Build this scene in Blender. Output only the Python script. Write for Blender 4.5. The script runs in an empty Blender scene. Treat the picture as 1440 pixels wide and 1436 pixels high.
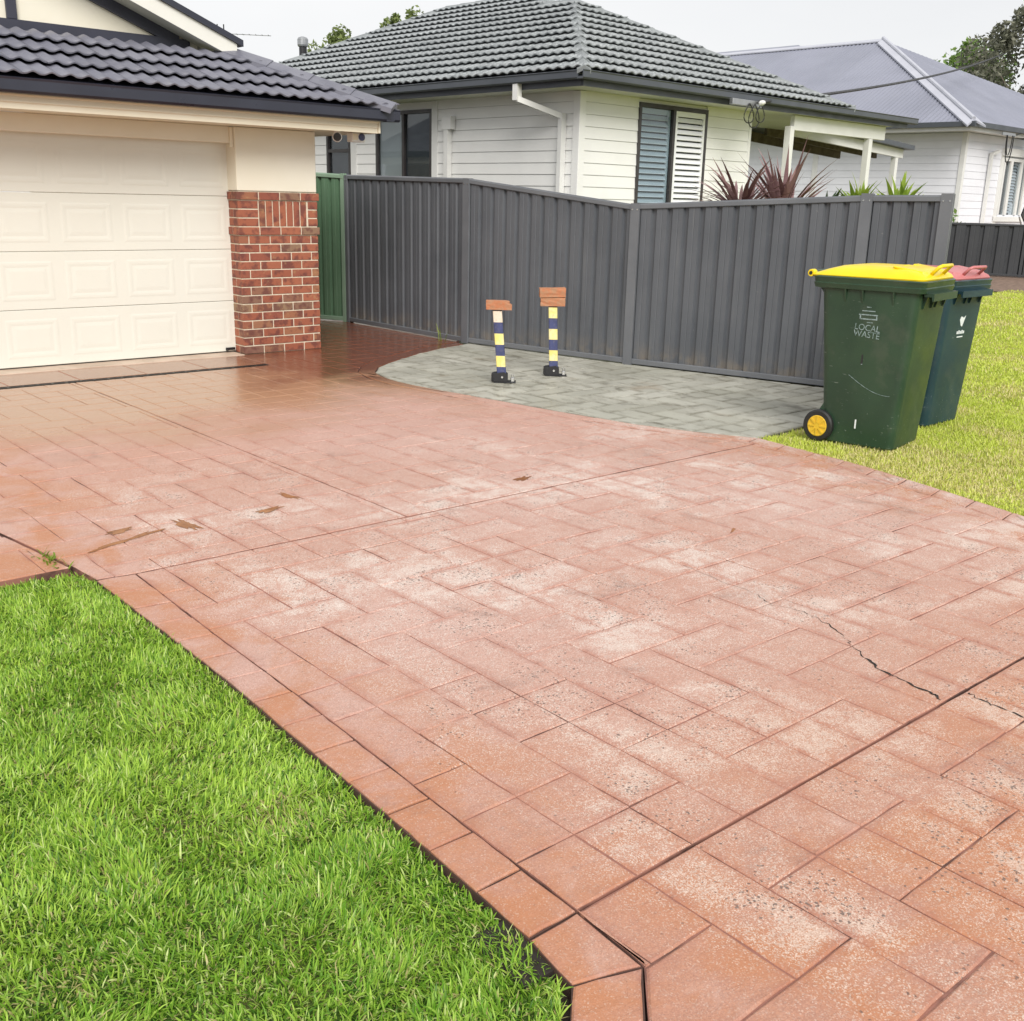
import bpy, bmesh, math, random
import numpy as np
from mathutils import Matrix, Vector

R = math.radians
random.seed(11)
rng = np.random.default_rng(7)
sc = bpy.context.scene
COL = sc.collection

# ------------------------------------------------------------------ camera
cam_d = bpy.data.cameras.new('camera')
cam_d.sensor_fit = 'HORIZONTAL'
cam_d.sensor_width = 36.0
cam_d.lens = 36.0 * 1484.4 / 1440.0
cam_d.clip_start = 0.05
cam_d.clip_end = 600
cam = bpy.data.objects.new('camera', cam_d)
COL.objects.link(cam)
_r = Vector((0.7571, -0.6535, 0.0241)).normalized()      # right
_u = Vector((0.1680, 0.2299, 0.9585)); _u = (_u - _r * _u.dot(_r)).normalized()
_b = _r.cross(_u)
cam.matrix_world = Matrix(((_r.x, _u.x, _b.x, 0), (_r.y, _u.y, _b.y, 0), (_r.z, _u.z, _b.z, 1.63), (0, 0, 0, 1)))
sc.camera = cam

# ------------------------------------------------------------------ sky, sun, exposure
SUN_AZ = math.atan2(-0.86, -0.50)     # direction towards the sun, in the ground plane
SUN_EL = R(38)
world = bpy.data.worlds.new('World')
sc.world = world
world.use_nodes = True
wt = world.node_tree
wt.nodes.clear()
wo = wt.nodes.new('ShaderNodeOutputWorld')
bg = wt.nodes.new('ShaderNodeBackground')
sky = wt.nodes.new('ShaderNodeTexSky')
sky.sky_type = 'NISHITA'
sky.sun_disc = False
sky.sun_elevation = SUN_EL
sky.sun_rotation = math.pi / 2 - SUN_AZ
tc = wt.nodes.new('ShaderNodeTexCoord')
mp = wt.nodes.new('ShaderNodeMapping')
mp.inputs['Scale'].default_value = (1.0, 1.0, 2.6)
nz = wt.nodes.new('ShaderNodeTexNoise')
nz.inputs['Scale'].default_value = 1.7
nz.inputs['Detail'].default_value = 5
rp = wt.nodes.new('ShaderNodeValToRGB')
rp.color_ramp.elements[0].position = 0.30
rp.color_ramp.elements[0].color = (6.75, 6.80, 6.90, 1)
rp.color_ramp.elements[1].position = 0.68
rp.color_ramp.elements[1].color = (7.75, 7.72, 7.70, 1)
mx = wt.nodes.new('ShaderNodeMixRGB')
mx.inputs['Fac'].default_value = 0.95           # cloud cover over the clear sky
wt.links.new(tc.outputs['Generated'], mp.inputs['Vector'])
wt.links.new(mp.outputs['Vector'], nz.inputs['Vector'])
wt.links.new(nz.outputs['Fac'], rp.inputs['Fac'])
wt.links.new(sky.outputs['Color'], mx.inputs['Color1'])
wt.links.new(rp.outputs['Color'], mx.inputs['Color2'])
wt.links.new(mx.outputs['Color'], bg.inputs['Color'])
bg.inputs['Strength'].default_value = 0.058
wt.links.new(bg.outputs['Background'], wo.inputs['Surface'])

sun_d = bpy.data.lights.new('sun', 'SUN')
sun_d.energy = 1.5
sun_d.angle = R(32)
sun_d.color = (1.0, 0.96, 0.90)
sun = bpy.data.objects.new('sun', sun_d)
COL.objects.link(sun)
sd = Vector((math.cos(SUN_AZ) * math.cos(SUN_EL), math.sin(SUN_AZ) * math.cos(SUN_EL), math.sin(SUN_EL)))
sun.rotation_euler = sd.to_track_quat('Z', 'Y').to_euler()

sc.view_settings.view_transform = 'Standard'
sc.view_settings.look = 'None'
sc.view_settings.exposure = 1.15
sc.view_settings.gamma = 1.0
sc.view_settings.use_curve_mapping = False


# ------------------------------------------------------------------ helpers
def tag(o, label=None, cat=None, group=None, kind=None):
    if label: o['label'] = label
    if cat: o['category'] = cat
    if group: o['group'] = group
    if kind: o['kind'] = kind
    return o


def empty(name, loc, rz=0.0, label=None, cat=None, group=None, kind=None):
    o = bpy.data.objects.new(name, None)
    o.empty_display_size = 0.2
    COL.objects.link(o)
    o.location = loc
    o.rotation_euler = (0, 0, rz)
    return tag(o, label, cat, group, kind)


def link(name, me, parent=None, mat=None):
    o = bpy.data.objects.new(name, me)
    COL.objects.link(o)
    if mat is not None and not me.materials:
        me.materials.append(mat)
    if parent is not None:
        o.parent = parent
    return o


def rootloc(o):
    while o.parent is not None:
        o = o.parent
    return o.location


class MB:
    def __init__(s):
        s.v = []; s.f = []

    def add(s, vs, fs):
        n = len(s.v)
        s.v += [tuple(p) for p in vs]
        s.f += [tuple(i + n for i in f) for f in fs]
        return s

    def box(s, x0, x1, y0, y1, z0, z1):
        return s.add([(x0, y0, z0), (x1, y0, z0), (x1, y1, z0), (x0, y1, z0), (x0, y0, z1), (x1, y0, z1), (x1, y1, z1), (x0, y1, z1)],
                     [(3, 2, 1, 0), (4, 5, 6, 7), (0, 1, 5, 4), (1, 2, 6, 5), (2, 3, 7, 6), (3, 0, 4, 7)])

    def prism(s, pts, vec):
        """closed polygon of 3D points pushed along vec"""
        n = len(pts)
        a = [Vector(p) for p in pts]
        b = [p + Vector(vec) for p in a]
        nrm = Vector((0, 0, 0))
        for i in range(n):
            nrm += a[i].cross(a[(i + 1) % n])
        flip = nrm.dot(Vector(vec)) > 0
        fs = [tuple(range(n)) if not flip else tuple(range(n - 1, -1, -1)), tuple(range(2 * n - 1, n - 1, -1)) if not flip else tuple(range(n, 2 * n))]
        for i in range(n):
            j = (i + 1) % n
            fs.append((i, j, j + n, i + n) if flip else (j, i, i + n, j + n))
        return s.add(a + b, fs)

    def bar(s, p, q, w, h, up=(0, 0, 1)):
        p = Vector(p); q = Vector(q)
        d = (q - p).normalized()
        side = d.cross(Vector(up)).normalized() * (w / 2)
        upv = side.cross(d).normalized() * (h / 2)
        return s.prism([p - side - upv, p + side - upv, p + side + upv, p - side + upv], q - p)

    def tube(s, path, r, n=8, cap=True):
        path = [Vector(p) for p in path]
        m = len(path)
        rs = r if isinstance(r, (list, tuple)) else [r] * m
        base = len(s.v)
        ref = Vector((0, 0, 1))
        d0 = (path[1] - path[0]).normalized()
        if abs(d0.dot(ref)) > 0.9: ref = Vector((1, 0, 0))
        for i, p in enumerate(path):
            d = (path[min(i + 1, m - 1)] - path[max(i - 1, 0)]).normalized()
            a = d.cross(ref).normalized(); b = a.cross(d).normalized()
            for k in range(n):
                t = 2 * math.pi * k / n
                s.v.append(tuple(p + a * math.cos(t) * rs[i] + b * math.sin(t) * rs[i]))
        for i in range(m - 1):
            for k in range(n):
                k2 = (k + 1) % n
                s.f.append((base + i * n + k, base + i * n + k2, base + (i + 1) * n + k2, base + (i + 1) * n + k))
        if cap:
            s.f.append(tuple(base + k for k in range(n - 1, -1, -1)))
            s.f.append(tuple(base + (m - 1) * n + k for k in range(n)))
        return s

    def lathe(s, prof, o, axis, n=20):
        """profile of (radius, height) round an axis through o"""
        o = Vector(o); ax = Vector(axis).normalized()
        ref = Vector((0, 0, 1)) if abs(ax.z) < 0.9 else Vector((1, 0, 0))
        a = ax.cross(ref).normalized(); b = ax.cross(a).normalized()
        base = len(s.v)
        for (r, h) in prof:
            for k in range(n):
                t = 2 * math.pi * k / n
                s.v.append(tuple(o + ax * h + (a * math.cos(t) + b * math.sin(t)) * r))
        for i in range(len(prof) - 1):
            for k in range(n):
                k2 = (k + 1) % n
                s.f.append((base + i * n + k, base + i * n + k2, base + (i + 1) * n + k2, base + (i + 1) * n + k))
        s.f.append(tuple(base + k for k in range(n - 1, -1, -1)))
        s.f.append(tuple(base + (len(prof) - 1) * n + k for k in range(n)))
        return s

    def mesh(s, name, bevel=0.0, smooth=False, recalc=True, segs=1):
        me = bpy.data.meshes.new(name)
        bm = bmesh.new()
        vs = [bm.verts.new(p) for p in s.v]
        for f in s.f:
            try:
                bm.faces.new([vs[i] for i in f])
            except ValueError:
                pass
        if recalc:
            bmesh.ops.recalc_face_normals(bm, faces=bm.faces[:])
        if bevel > 0:
            ed = [e for e in bm.edges if len(e.link_faces) == 2 and e.calc_face_angle(0) > 0.5]
            bmesh.ops.bevel(bm, geom=ed, offset=bevel, segments=segs, affect='EDGES', profile=0.5, clamp_overlap=True)
        if smooth:
            for f in bm.faces: f.smooth = True
        bm.to_mesh(me)
        bm.free()
        return me

    def build(s, name, mat, parent=None, bevel=0.0, smooth=False, world=False, recalc=True, segs=1):
        if world and parent is not None:
            L = rootloc(parent)
            s.v = [(p[0] - L.x, p[1] - L.y, p[2] - L.z) for p in s.v]
        me = s.mesh(name, bevel, smooth, recalc, segs)
        o = link(name, me, parent, mat)
        return o


def smooth_by_angle(o, ang=40):
    me = o.data
    me.polygons.foreach_set('use_smooth', [True] * len(me.polygons))
    bm = bmesh.new(); bm.from_mesh(me)
    for e in bm.edges:
        if len(e.link_faces) == 2 and e.calc_face_angle(0) > R(ang): e.smooth = False
    bm.to_mesh(me); bm.free()


# ------------------------------------------------------------------ material helpers
class NT:
    def __init__(s, name):
        s.m = bpy.data.materials.new(name)
        s.m.use_nodes = True
        s.t = s.m.node_tree
        s.n = s.t.nodes
        s.b = s.n['Principled BSDF']
        s._pos = None

    def new(s, t, **kw):
        n = s.n.new(t)
        for k, v in kw.items(): setattr(n, k, v)
        return n

    def put(s, sock, v):
        if hasattr(v, 'is_linked') or isinstance(v, bpy.types.NodeSocket):
            s.t.links.new(v, sock)
        elif isinstance(v, (tuple, list)) and len(v) == 3 and sock.type == 'RGBA':
            sock.default_value = (*v, 1)
        else:
            sock.default_value = v

    def pos(s):
        if s._pos is None: s._pos = s.new('ShaderNodeNewGeometry').outputs['Position']
        return s._pos

    def objpos(s):
        return s.new('ShaderNodeTexCoord').outputs['Object']

    def mapping(s, vec, scale=(1, 1, 1), rot=(0, 0, 0), loc=(0, 0, 0)):
        m = s.new('ShaderNodeMapping')
        s.put(m.inputs['Vector'], vec)
        m.inputs['Scale'].default_value = scale
        m.inputs['Rotation'].default_value = rot
        m.inputs['Location'].default_value = loc
        return m.outputs[0]

    def noise(s, scale, detail=4, rough=0.55, vec=None, dist=0.0):
        n = s.new('ShaderNodeTexNoise')
        s.put(n.inputs['Vector'], vec if vec is not None else s.pos())
        n.inputs['Scale'].default_value = scale
        n.inputs['Detail'].default_value = detail
        n.inputs['Roughness'].default_value = rough
        n.inputs['Distortion'].default_value = dist
        return n.outputs['Fac']

    def voronoi(s, scale, vec=None, out='Distance'):
        n = s.new('ShaderNodeTexVoronoi')
        s.put(n.inputs['Vector'], vec if vec is not None else s.pos())
        n.inputs['Scale'].default_value = scale
        return n.outputs[out]

    def math(s, op, a, b=0.0, clamp=False):
        n = s.new('ShaderNodeMath', operation=op)
        n.use_clamp = clamp
        s.put(n.inputs[0], a); s.put(n.inputs[1], b)
        return n.outputs[0]

    def step(s, v, lo, hi, a=0.0, b=1.0):
        n = s.new('ShaderNodeMapRange')
        n.interpolation_type = 'SMOOTHSTEP'
        s.put(n.inputs['Value'], v)
        n.inputs['From Min'].default_value = lo
        n.inputs['From Max'].default_value = hi
        n.inputs['To Min'].default_value = a
        n.inputs['To Max'].default_value = b
        return n.outputs[0]

    def mix(s, f, a, b, mode='MIX'):
        n = s.new('ShaderNodeMixRGB', blend_type=mode)
        s.put(n.inputs['Fac'], f); s.put(n.inputs['Color1'], a); s.put(n.inputs['Color2'], b)
        return n.outputs[0]

    def ramp(s, f, stops):
        n = s.new('ShaderNodeValToRGB')
        s.put(n.inputs['Fac'], f)
        cr = n.color_ramp
        while len(cr.elements) < len(stops): cr.elements.new(0.5)
        for e, (p, c) in zip(cr.elements, stops):
            e.position = p; e.color = (*c, 1)
        return n.outputs[0]

    def sep(s, vec):
        n = s.new('ShaderNodeSeparateXYZ'); s.put(n.inputs[0], vec)
        return n.outputs

    def rand(s):
        return s.new('ShaderNodeObjectInfo').outputs['Random']

    def bump(s, h, strength=0.3, dist=0.01, normal=None):
        n = s.new('ShaderNodeBump')
        s.put(n.inputs['Height'], h)
        n.inputs['Strength'].default_value = strength
        n.inputs['Distance'].default_value = dist
        if normal is not None: s.put(n.inputs['Normal'], normal)
        return n.outputs[0]

    def out(s, color=None, rough=None, normal=None, metal=None, spec=None, **kw):
        for k, v in (('Base Color', color), ('Roughness', rough), ('Normal', normal), ('Metallic', metal), ('Specular IOR Level', spec)):
            if v is not None: s.put(s.b.inputs[k], v)
        for k, v in kw.items(): s.put(s.b.inputs[k.replace('_', ' ')], v)
        return s.m


def surf(name, c1, c2=None, rough=0.55, nscale=6, bump=0.1, bscale=60, metal=0.0, spec=0.5, orand=0.0, dirt=0.0, dirtc=(0.12, 0.10, 0.07)):
    k = NT(name)
    if c2 is None: c2 = tuple(c * 0.86 for c in c1)
    c = k.mix(k.step(k.noise(nscale, 5), 0.35, 0.68), c1, c2)
    if orand:
        c = k.mix(k.math('MULTIPLY', k.rand(), orand), c, (0.03, 0.03, 0.03))
    if dirt:
        d = k.math('MULTIPLY', k.step(k.noise(nscale * 2.7, 6, 0.65), 0.52, 0.75), dirt)
        c = k.mix(d, c, dirtc)
    r = k.step(k.noise(nscale * 1.7, 4), 0.3, 0.7, rough - 0.07, rough + 0.07)
    nrm = k.bump(k.noise(bscale, 3), bump, 0.003) if bump else None
    return k.out(c, r, nrm, metal, spec)


M = {}


def mat_stamped_red():
    k = NT('stamped_terracotta')
    p = k.pos()
    X, Y, Z = k.sep(p)
    n_big = k.noise(0.55, 4)
    n_mid = k.noise(1.25, 6, 0.62, dist=0.3)
    cell = k.sep(k.voronoi(300, out='Color'))          # one value for each grain of sand
    cell2 = k.sep(k.voronoi(150, out='Color'))
    rim = k.new('ShaderNodeAttribute', attribute_name='rim').outputs['Fac']
    rimn = k.math('MULTIPLY', rim, k.step(k.noise(6.0, 5, 0.7), 0.30, 0.62))
    near = k.step(k.math('ADD', Y, k.math('MULTIPLY', k.math('SUBTRACT', n_big, 0.5), 2.0)), 3.0, 1.0)
    base = k.mix(k.step(n_big, 0.38, 0.62), (0.59, 0.37, 0.305), (0.545, 0.31, 0.235))
    base = k.mix(k.math('MULTIPLY', near, 0.85), base, (0.48, 0.235, 0.15))
    base = k.mix(k.math('MULTIPLY', k.rand(), 0.12), base, (0.43, 0.20, 0.15))
    base = k.mix(k.step(cell[0], 0.0, 1.0, 0.0, 0.42), base, (0.27, 0.13, 0.10))
    base = k.mix(k.step(k.noise(5.0, 7, 0.7, dist=0.5), 0.5, 0.8, 0.0, 0.5), base, (0.64, 0.46, 0.40))
    # sealer stains: orange patches by the edges and the street end
    edge = k.math('MAXIMUM', k.math('MAXIMUM', k.step(X, 2.3, 1.5), k.step(Y, 2.1, 0.9)), k.step(k.math('SUBTRACT', X, k.math('MULTIPLY', Y, 0.23)), 4.3, 5.3))
    org = k.math('MULTIPLY', k.math('MULTIPLY', edge, k.step(k.noise(2.6, 6, 0.65, dist=0.6), 0.38, 0.62)), 0.9)
    base = k.mix(org, base, (0.46, 0.195, 0.095))
    # worn fields inside the blocks, where the colour has gone from the sand
    reg = k.math('MULTIPLY', k.step(Y, 6.8, 4.4), k.step(X, 1.58, 2.0))
    w = k.math('MULTIPLY', k.step(n_mid, 0.41, 0.62), reg)
    w = k.math('MAXIMUM', w, k.math('MULTIPLY', reg, 0.34))
    w = k.math('MULTIPLY', w, k.step(k.noise(7.0, 6, 0.75, dist=0.6), 0.30, 0.62, 0.15, 1.0))
    w = k.math('MULTIPLY', w, k.step(rimn, 0.0, 1.0, 1.0, 0.38))
    w = k.math('MULTIPLY', w, k.step(k.rand(), 0.0, 1.0, 1.08, 0.86))
    show = k.step(k.math('SUBTRACT', k.math('MULTIPLY', w, 0.95), cell[1]), -0.28, 0.28)
    base = k.mix(k.math('MULTIPLY', show, 0.76), base, k.mix(k.math('MULTIPLY', near, 0.7), k.mix(cell[2], (0.55, 0.465, 0.41), (0.80, 0.73, 0.67)), k.mix(cell[2], (0.48, 0.33, 0.25), (0.72, 0.56, 0.45))))
    heavy = k.math('MULTIPLY', w, k.step(k.noise(2.3, 5, 0.65), 0.46, 0.62))
    pit = k.step(k.math('SUBTRACT', k.math('MULTIPLY', heavy, 0.24), cell2[0]), -0.01, 0.02)
    base = k.mix(k.math('MULTIPLY', pit, 0.75), base, (0.10, 0.075, 0.065))
    # dirt caught along the joints
    base = k.mix(k.math('MULTIPLY', k.math('POWER', rimn, 2.2), 0.42), base, (0.33, 0.135, 0.10))
    # grey-brown traffic grime
    gr = k.math('MULTIPLY', k.step(k.noise(2.2, 7, 0.7, dist=0.8), 0.55, 0.78), 0.50)
    base = k.mix(gr, base, (0.21, 0.135, 0.115))
    # water still lying towards the garage, with the door's reflection painted as tan
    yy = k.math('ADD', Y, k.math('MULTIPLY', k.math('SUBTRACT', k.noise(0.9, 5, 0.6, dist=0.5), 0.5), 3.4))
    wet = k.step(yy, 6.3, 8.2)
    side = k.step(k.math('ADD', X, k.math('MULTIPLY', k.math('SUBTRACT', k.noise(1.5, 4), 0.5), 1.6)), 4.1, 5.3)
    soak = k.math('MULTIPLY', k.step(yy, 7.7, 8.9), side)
    base = k.mix(k.math('MULTIPLY', wet, 0.78), base, (0.37, 0.20, 0.098))  # wet tone plus the cream door's tan reflection, painted into the colour
    soak = k.math('MAXIMUM', soak, k.math('MULTIPLY', k.step(Y, 9.44, 9.5), 0.45))
    base = k.mix(k.math('MULTIPLY', soak, 0.90), base, (0.16, 0.046, 0.024))
    rough = k.mix(wet, k.mix(k.step(n_mid, 0.35, 0.65), (0.46,) * 3, (0.66,) * 3), (0.17,) * 3)
    rough = k.mix(soak, rough, (0.11,) * 3)
    st = k.mapping(p, scale=(1.0, 2.4, 1.0))
    h = k.math('ADD', k.math('MULTIPLY', k.noise(11, 7, 0.66, st, 0.7), 1.0), k.math('MULTIPLY', cell[0], 0.12))
    h = k.math('ADD', h, k.math('MULTIPLY', k.noise(190, 3, 0.7), 0.25))
    h = k.math('SUBTRACT', h, k.math('MULTIPLY', pit, 0.35))
    h = k.math('MULTIPLY', h, k.step(wet, 0.0, 1.0, 1.0, 0.30))
    nrm = k.bump(h, 0.55, 0.008)
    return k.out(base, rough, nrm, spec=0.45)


def mat_stamped_grey():
    k = NT('stamped_grey')
    p = k.pos()
    X, Y, Z = k.sep(p)
    st = k.mapping(p, scale=(2.6, 1.2, 1.0))
    rim = k.new('ShaderNodeAttribute', attribute_name='rim').outputs['Fac']
    base = k.mix(k.step(k.noise(0.9, 4), 0.35, 0.65), (0.53, 0.52, 0.455), (0.43, 0.425, 0.36))
    base = k.mix(k.math('MULTIPLY', k.rand(), 0.40), base, (0.24, 0.23, 0.185))
    dk = k.math('MULTIPLY', k.step(k.noise(2.6, 8, 0.72, st, 0.5), 0.50, 0.68), 0.80)
    dk = k.math('MULTIPLY', dk, k.step(k.noise(0.8, 3), 0.35, 0.6, 0.35, 1.0))
    base = k.mix(dk, base, (0.115, 0.10, 0.07))
    base = k.mix(k.math('MULTIPLY', k.math('POWER', rim, 2.0), k.step(k.noise(5, 5, 0.7), 0.35, 0.65, 0.1, 0.8)), base, (0.13, 0.12, 0.085))
    base = k.mix(k.math('MULTIPLY', k.step(k.noise(1.6, 4), 0.60, 0.72), 0.35), base, (0.24, 0.16, 0.09))
    base = k.mix(k.step(k.noise(160, 3), 0.45, 0.8, 0.0, 0.35), base, (0.50, 0.50, 0.45))
    h = k.math('ADD', k.noise(13, 6, 0.62, st, 0.6), k.math('MULTIPLY', k.noise(150, 3, 0.7), 0.2))
    return k.out(base, k.step(k.noise(1.4, 4), 0.35, 0.65, 0.30, 0.55), k.bump(h, 0.4, 0.007), spec=0.45)


def mat_grass(name, rough=0.5):
    k = NT(name)
    a = k.new('ShaderNodeAttribute', attribute_name='Col')
    k.out(a.outputs['Color'], rough, spec=0.3)
    tr = k.new('ShaderNodeBsdfTranslucent')
    k.put(tr.inputs['Color'], k.mix(1.0, a.outputs['Color'], (1.15, 1.25, 0.6), 'MULTIPLY'))
    ad = k.new('ShaderNodeMixShader')
    ad.inputs[0].default_value = 0.30
    o = k.n['Material Output']
    k.t.links.new(k.b.outputs[0], ad.inputs[1]); k.t.links.new(tr.outputs[0], ad.inputs[2])
    k.t.links.new(ad.outputs[0], o.inputs['Surface'])
    return k.m


def mat_lawn_soil(name, g1, g2, straw):
    k = NT(name)
    c = k.mix(k.step(k.noise(38, 5, 0.7), 0.35, 0.65), g1, g2)
    c = k.mix(k.math('MULTIPLY', k.step(k.noise(1.3, 5, 0.6), 0.46, 0.66), k.step(k.noise(22, 4, 0.7), 0.3, 0.62)), c, straw)
    return k.out(c, 0.9, k.bump(k.noise(90, 4, 0.75), 0.9, 0.02), spec=0.1)


def mat_brick():
    k = NT('face_brick')
    r = k.rand()
    o = k.objpos()
    vec = k.new('ShaderNodeVectorMath', operation='ADD')
    k.put(vec.inputs[0], o)
    cmb = k.new('ShaderNodeCombineXYZ')
    k.put(cmb.inputs[0], k.math('MULTIPLY', r, 31.0)); k.put(cmb.inputs[1], k.math('MULTIPLY', r, 17.0))
    k.put(vec.inputs[1], cmb.outputs[0])
    v = vec.outputs[0]
    base = k.ramp(r, [(0.0, (0.30, 0.095, 0.055)), (0.35, (0.36, 0.125, 0.07)), (0.6, (0.27, 0.085, 0.055)), (0.8, (0.35, 0.165, 0.085)), (0.93, (0.21, 0.10, 0.075)), (1.0, (0.33, 0.235, 0.13))])
    base = k.mix(k.math('MULTIPLY', k.step(k.noise(9, 4, 0.6, v), 0.46, 0.62), 0.75), base, (0.125, 0.042, 0.038))
    base = k.mix(k.math('MULTIPLY', k.step(k.noise(13, 4, 0.6, v), 0.60, 0.74), 0.45), base, (0.42, 0.27, 0.13))
    base = k.mix(k.step(k.noise(120, 2, 0.6, v), 0.60, 0.8, 0, 0.5), base, (0.10, 0.05, 0.04))
    return k.out(base, 0.62, k.bump(k.noise(70, 4, 0.7, v), 0.5, 0.004), spec=0.35)


def mat_roof_tile(name, c1, c2, lich=None, rough=0.5):
    k = NT(name)
    c = k.mix(k.step(k.noise(2.3, 5, 0.6), 0.35, 0.65), c1, c2)
    c = k.mix(k.math('MULTIPLY', k.rand(), 0.28), c, tuple(x * 0.55 for x in c1))
    if lich:
        c = k.mix(k.math('MULTIPLY', k.step(k.noise(26, 5, 0.7), 0.46, 0.66), 0.75), c, lich)
        c = k.mix(k.math('MULTIPLY', k.step(k.noise(60, 3, 0.7), 0.58, 0.72), 0.5), c, (0.07, 0.085, 0.08))
    else:
        c = k.mix(k.math('MULTIPLY', k.step(k.noise(18, 5, 0.7), 0.5, 0.75), 0.35), c, (0.20, 0.20, 0.22))
    return k.out(c, k.step(k.noise(6, 4), 0.3, 0.7, rough - 0.1, rough + 0.12), k.bump(k.noise(110, 4, 0.7), 0.35, 0.004), spec=0.4)


def mat_bin(name, c1, c2, scuff):
    k = NT(name)
    o = k.objpos()
    c = k.mix(k.step(k.noise(3.0, 4, 0.55, o), 0.35, 0.65), c1, c2)
    X, Y, Z = k.sep(o)
    lo = k.step(Z, 0.45, 0.0)
    st = k.mapping(o, scale=(3.0, 3.0, 26.0), rot=(0.25, 0.2, 0))
    s1 = k.math('MULTIPLY', k.step(k.noise(2.2, 4, 0.7, st), 0.66, 0.72), 0.4)
    s2 = k.math('MULTIPLY', k.step(k.noise(55, 3, 0.7, o), 0.67, 0.71), k.math('ADD', k.math('MULTIPLY', lo, 0.8), 0.12))
    c = k.mix(k.math('MAXIMUM', s1, s2), c, scuff)
    c = k.mix(k.math('MULTIPLY', k.step(k.noise(5, 5, 0.6, o), 0.52, 0.7), 0.16), c, (0.13, 0.13, 0.10))
    return k.out(c, k.step(k.noise(4, 4, 0.6, o), 0.3, 0.7, 0.30, 0.46), k.bump(k.noise(120, 3, 0.6, o), 0.08, 0.002), spec=0.45)


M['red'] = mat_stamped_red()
M['grey'] = mat_stamped_grey()
def mat_bed():
    k = NT('joint_bed')
    c = k.mix(k.step(k.noise(2.4, 5, 0.65), 0.46, 0.62), (0.30, 0.135, 0.10), (0.085, 0.042, 0.033))
    return k.out(c, 0.85, k.bump(k.noise(120, 3), 0.6, 0.003))


M['bed'] = mat_bed()
M['bed_dark'] = surf('joint_dark', (0.095, 0.048, 0.037), (0.05, 0.028, 0.022), 0.85, 9, 0.6, 120)
M['bed_grey'] = surf('joint_bed_grey', (0.075, 0.07, 0.055), (0.04, 0.04, 0.03), 0.85, 9, 0.6, 120)
M['crack'] = surf('crack_dark', (0.03, 0.022, 0.018), (0.02, 0.015, 0.012), 0.9, 9, 0.4, 90)
M['soil'] = surf('soil', (0.045, 0.032, 0.022), (0.02, 0.015, 0.012), 0.95, 14, 0.9, 90)
M['ground'] = surf('ground_earth', (0.16, 0.17, 0.09), (0.10, 0.11, 0.06), 0.95, 0.7, 0.8, 20)
M['mulch'] = surf('mulch', (0.23, 0.155, 0.115), (0.13, 0.085, 0.06), 0.95, 9, 0.9, 24)
M['grass'] = mat_grass('grass_blade', 0.42)
M['lawn_l'] = mat_lawn_soil('lawn_base_green', (0.045, 0.10, 0.015), (0.075, 0.15, 0.025), (0.16, 0.15, 0.06))
M['lawn_r'] = mat_lawn_soil('lawn_base_pale', (0.28, 0.32, 0.05), (0.40, 0.43, 0.11), (0.46, 0.40, 0.18))
M['brick'] = mat_brick()
M['mortar'] = surf('mortar_cream', (0.70, 0.62, 0.49), (0.60, 0.52, 0.40), 0.9, 30, 0.5, 150)
M['cream'] = surf('cream_render', (0.81, 0.77, 0.66), (0.78, 0.735, 0.61), 0.7, 1.2, 0.25, 160)
M['door'] = surf('cream_door', (0.73, 0.725, 0.655), (0.71, 0.705, 0.635), 0.38, 1.2, 0.04, 200)
M['fascia'] = surf('cream_fascia', (0.78, 0.72, 0.58), (0.75, 0.68, 0.53), 0.5, 1.5, 0.05, 120)
M['navy'] = surf('navy_steel', (0.030, 0.033, 0.050), (0.024, 0.026, 0.040), 0.33, 2, 0.03, 90)
M['navy_timber'] = surf('navy_timber', (0.038, 0.040, 0.062), (0.03, 0.032, 0.05), 0.5, 3, 0.1, 60)
M['white_board'] = surf('white_barge', (0.74, 0.73, 0.68), (0.69, 0.68, 0.63), 0.5, 2, 0.08, 60)
M['tile_navy'] = mat_roof_tile('navy_tile', (0.145, 0.146, 0.182), (0.18, 0.181, 0.217), None, 0.40)
M['tile_grey'] = mat_roof_tile('grey_tile', (0.215, 0.232, 0.242), (0.285, 0.302, 0.312), (0.48, 0.515, 0.515), 0.6)
M['cap_grey'] = surf('grey_ridge', (0.25, 0.27, 0.275), (0.19, 0.205, 0.21), 0.6, 4, 0.3, 60)
M['charcoal'] = surf('charcoal_steel', (0.075, 0.084, 0.098), (0.065, 0.073, 0.086), 0.42, 2, 0.04, 80)
def mat_fence():
    k = NT('fence_charcoal')
    p = k.pos()
    X, Y, Z = k.sep(p)
    c = k.mix(k.step(k.noise(1.6, 5), 0.35, 0.68), (0.108, 0.116, 0.130), (0.088, 0.096, 0.109))
    c = k.mix(k.math('MULTIPLY', k.rand(), 0.14), c, (0.06, 0.065, 0.07))
    stx = k.mapping(p, scale=(14, 14, 0.5))
    c = k.mix(k.math('MULTIPLY', k.step(k.noise(1.6, 5, 0.7, stx), 0.56, 0.76), 0.30), c, (0.20, 0.20, 0.195))
    c = k.mix(k.math('MULTIPLY', k.step(k.noise(16, 4, 0.7), 0.68, 0.74), 0.35), c, (0.26, 0.26, 0.25))
    mud = k.math('MULTIPLY', k.step(Z, 0.30, 0.02), k.step(k.noise(7, 6, 0.7), 0.38, 0.66))
    c = k.mix(k.math('MULTIPLY', mud, 0.65), c, (0.20, 0.165, 0.125))
    return k.out(c, k.step(k.noise(3, 4), 0.3, 0.7, 0.36, 0.52), k.bump(k.noise(3.2, 3), 0.25, 0.012), spec=0.5)


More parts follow.
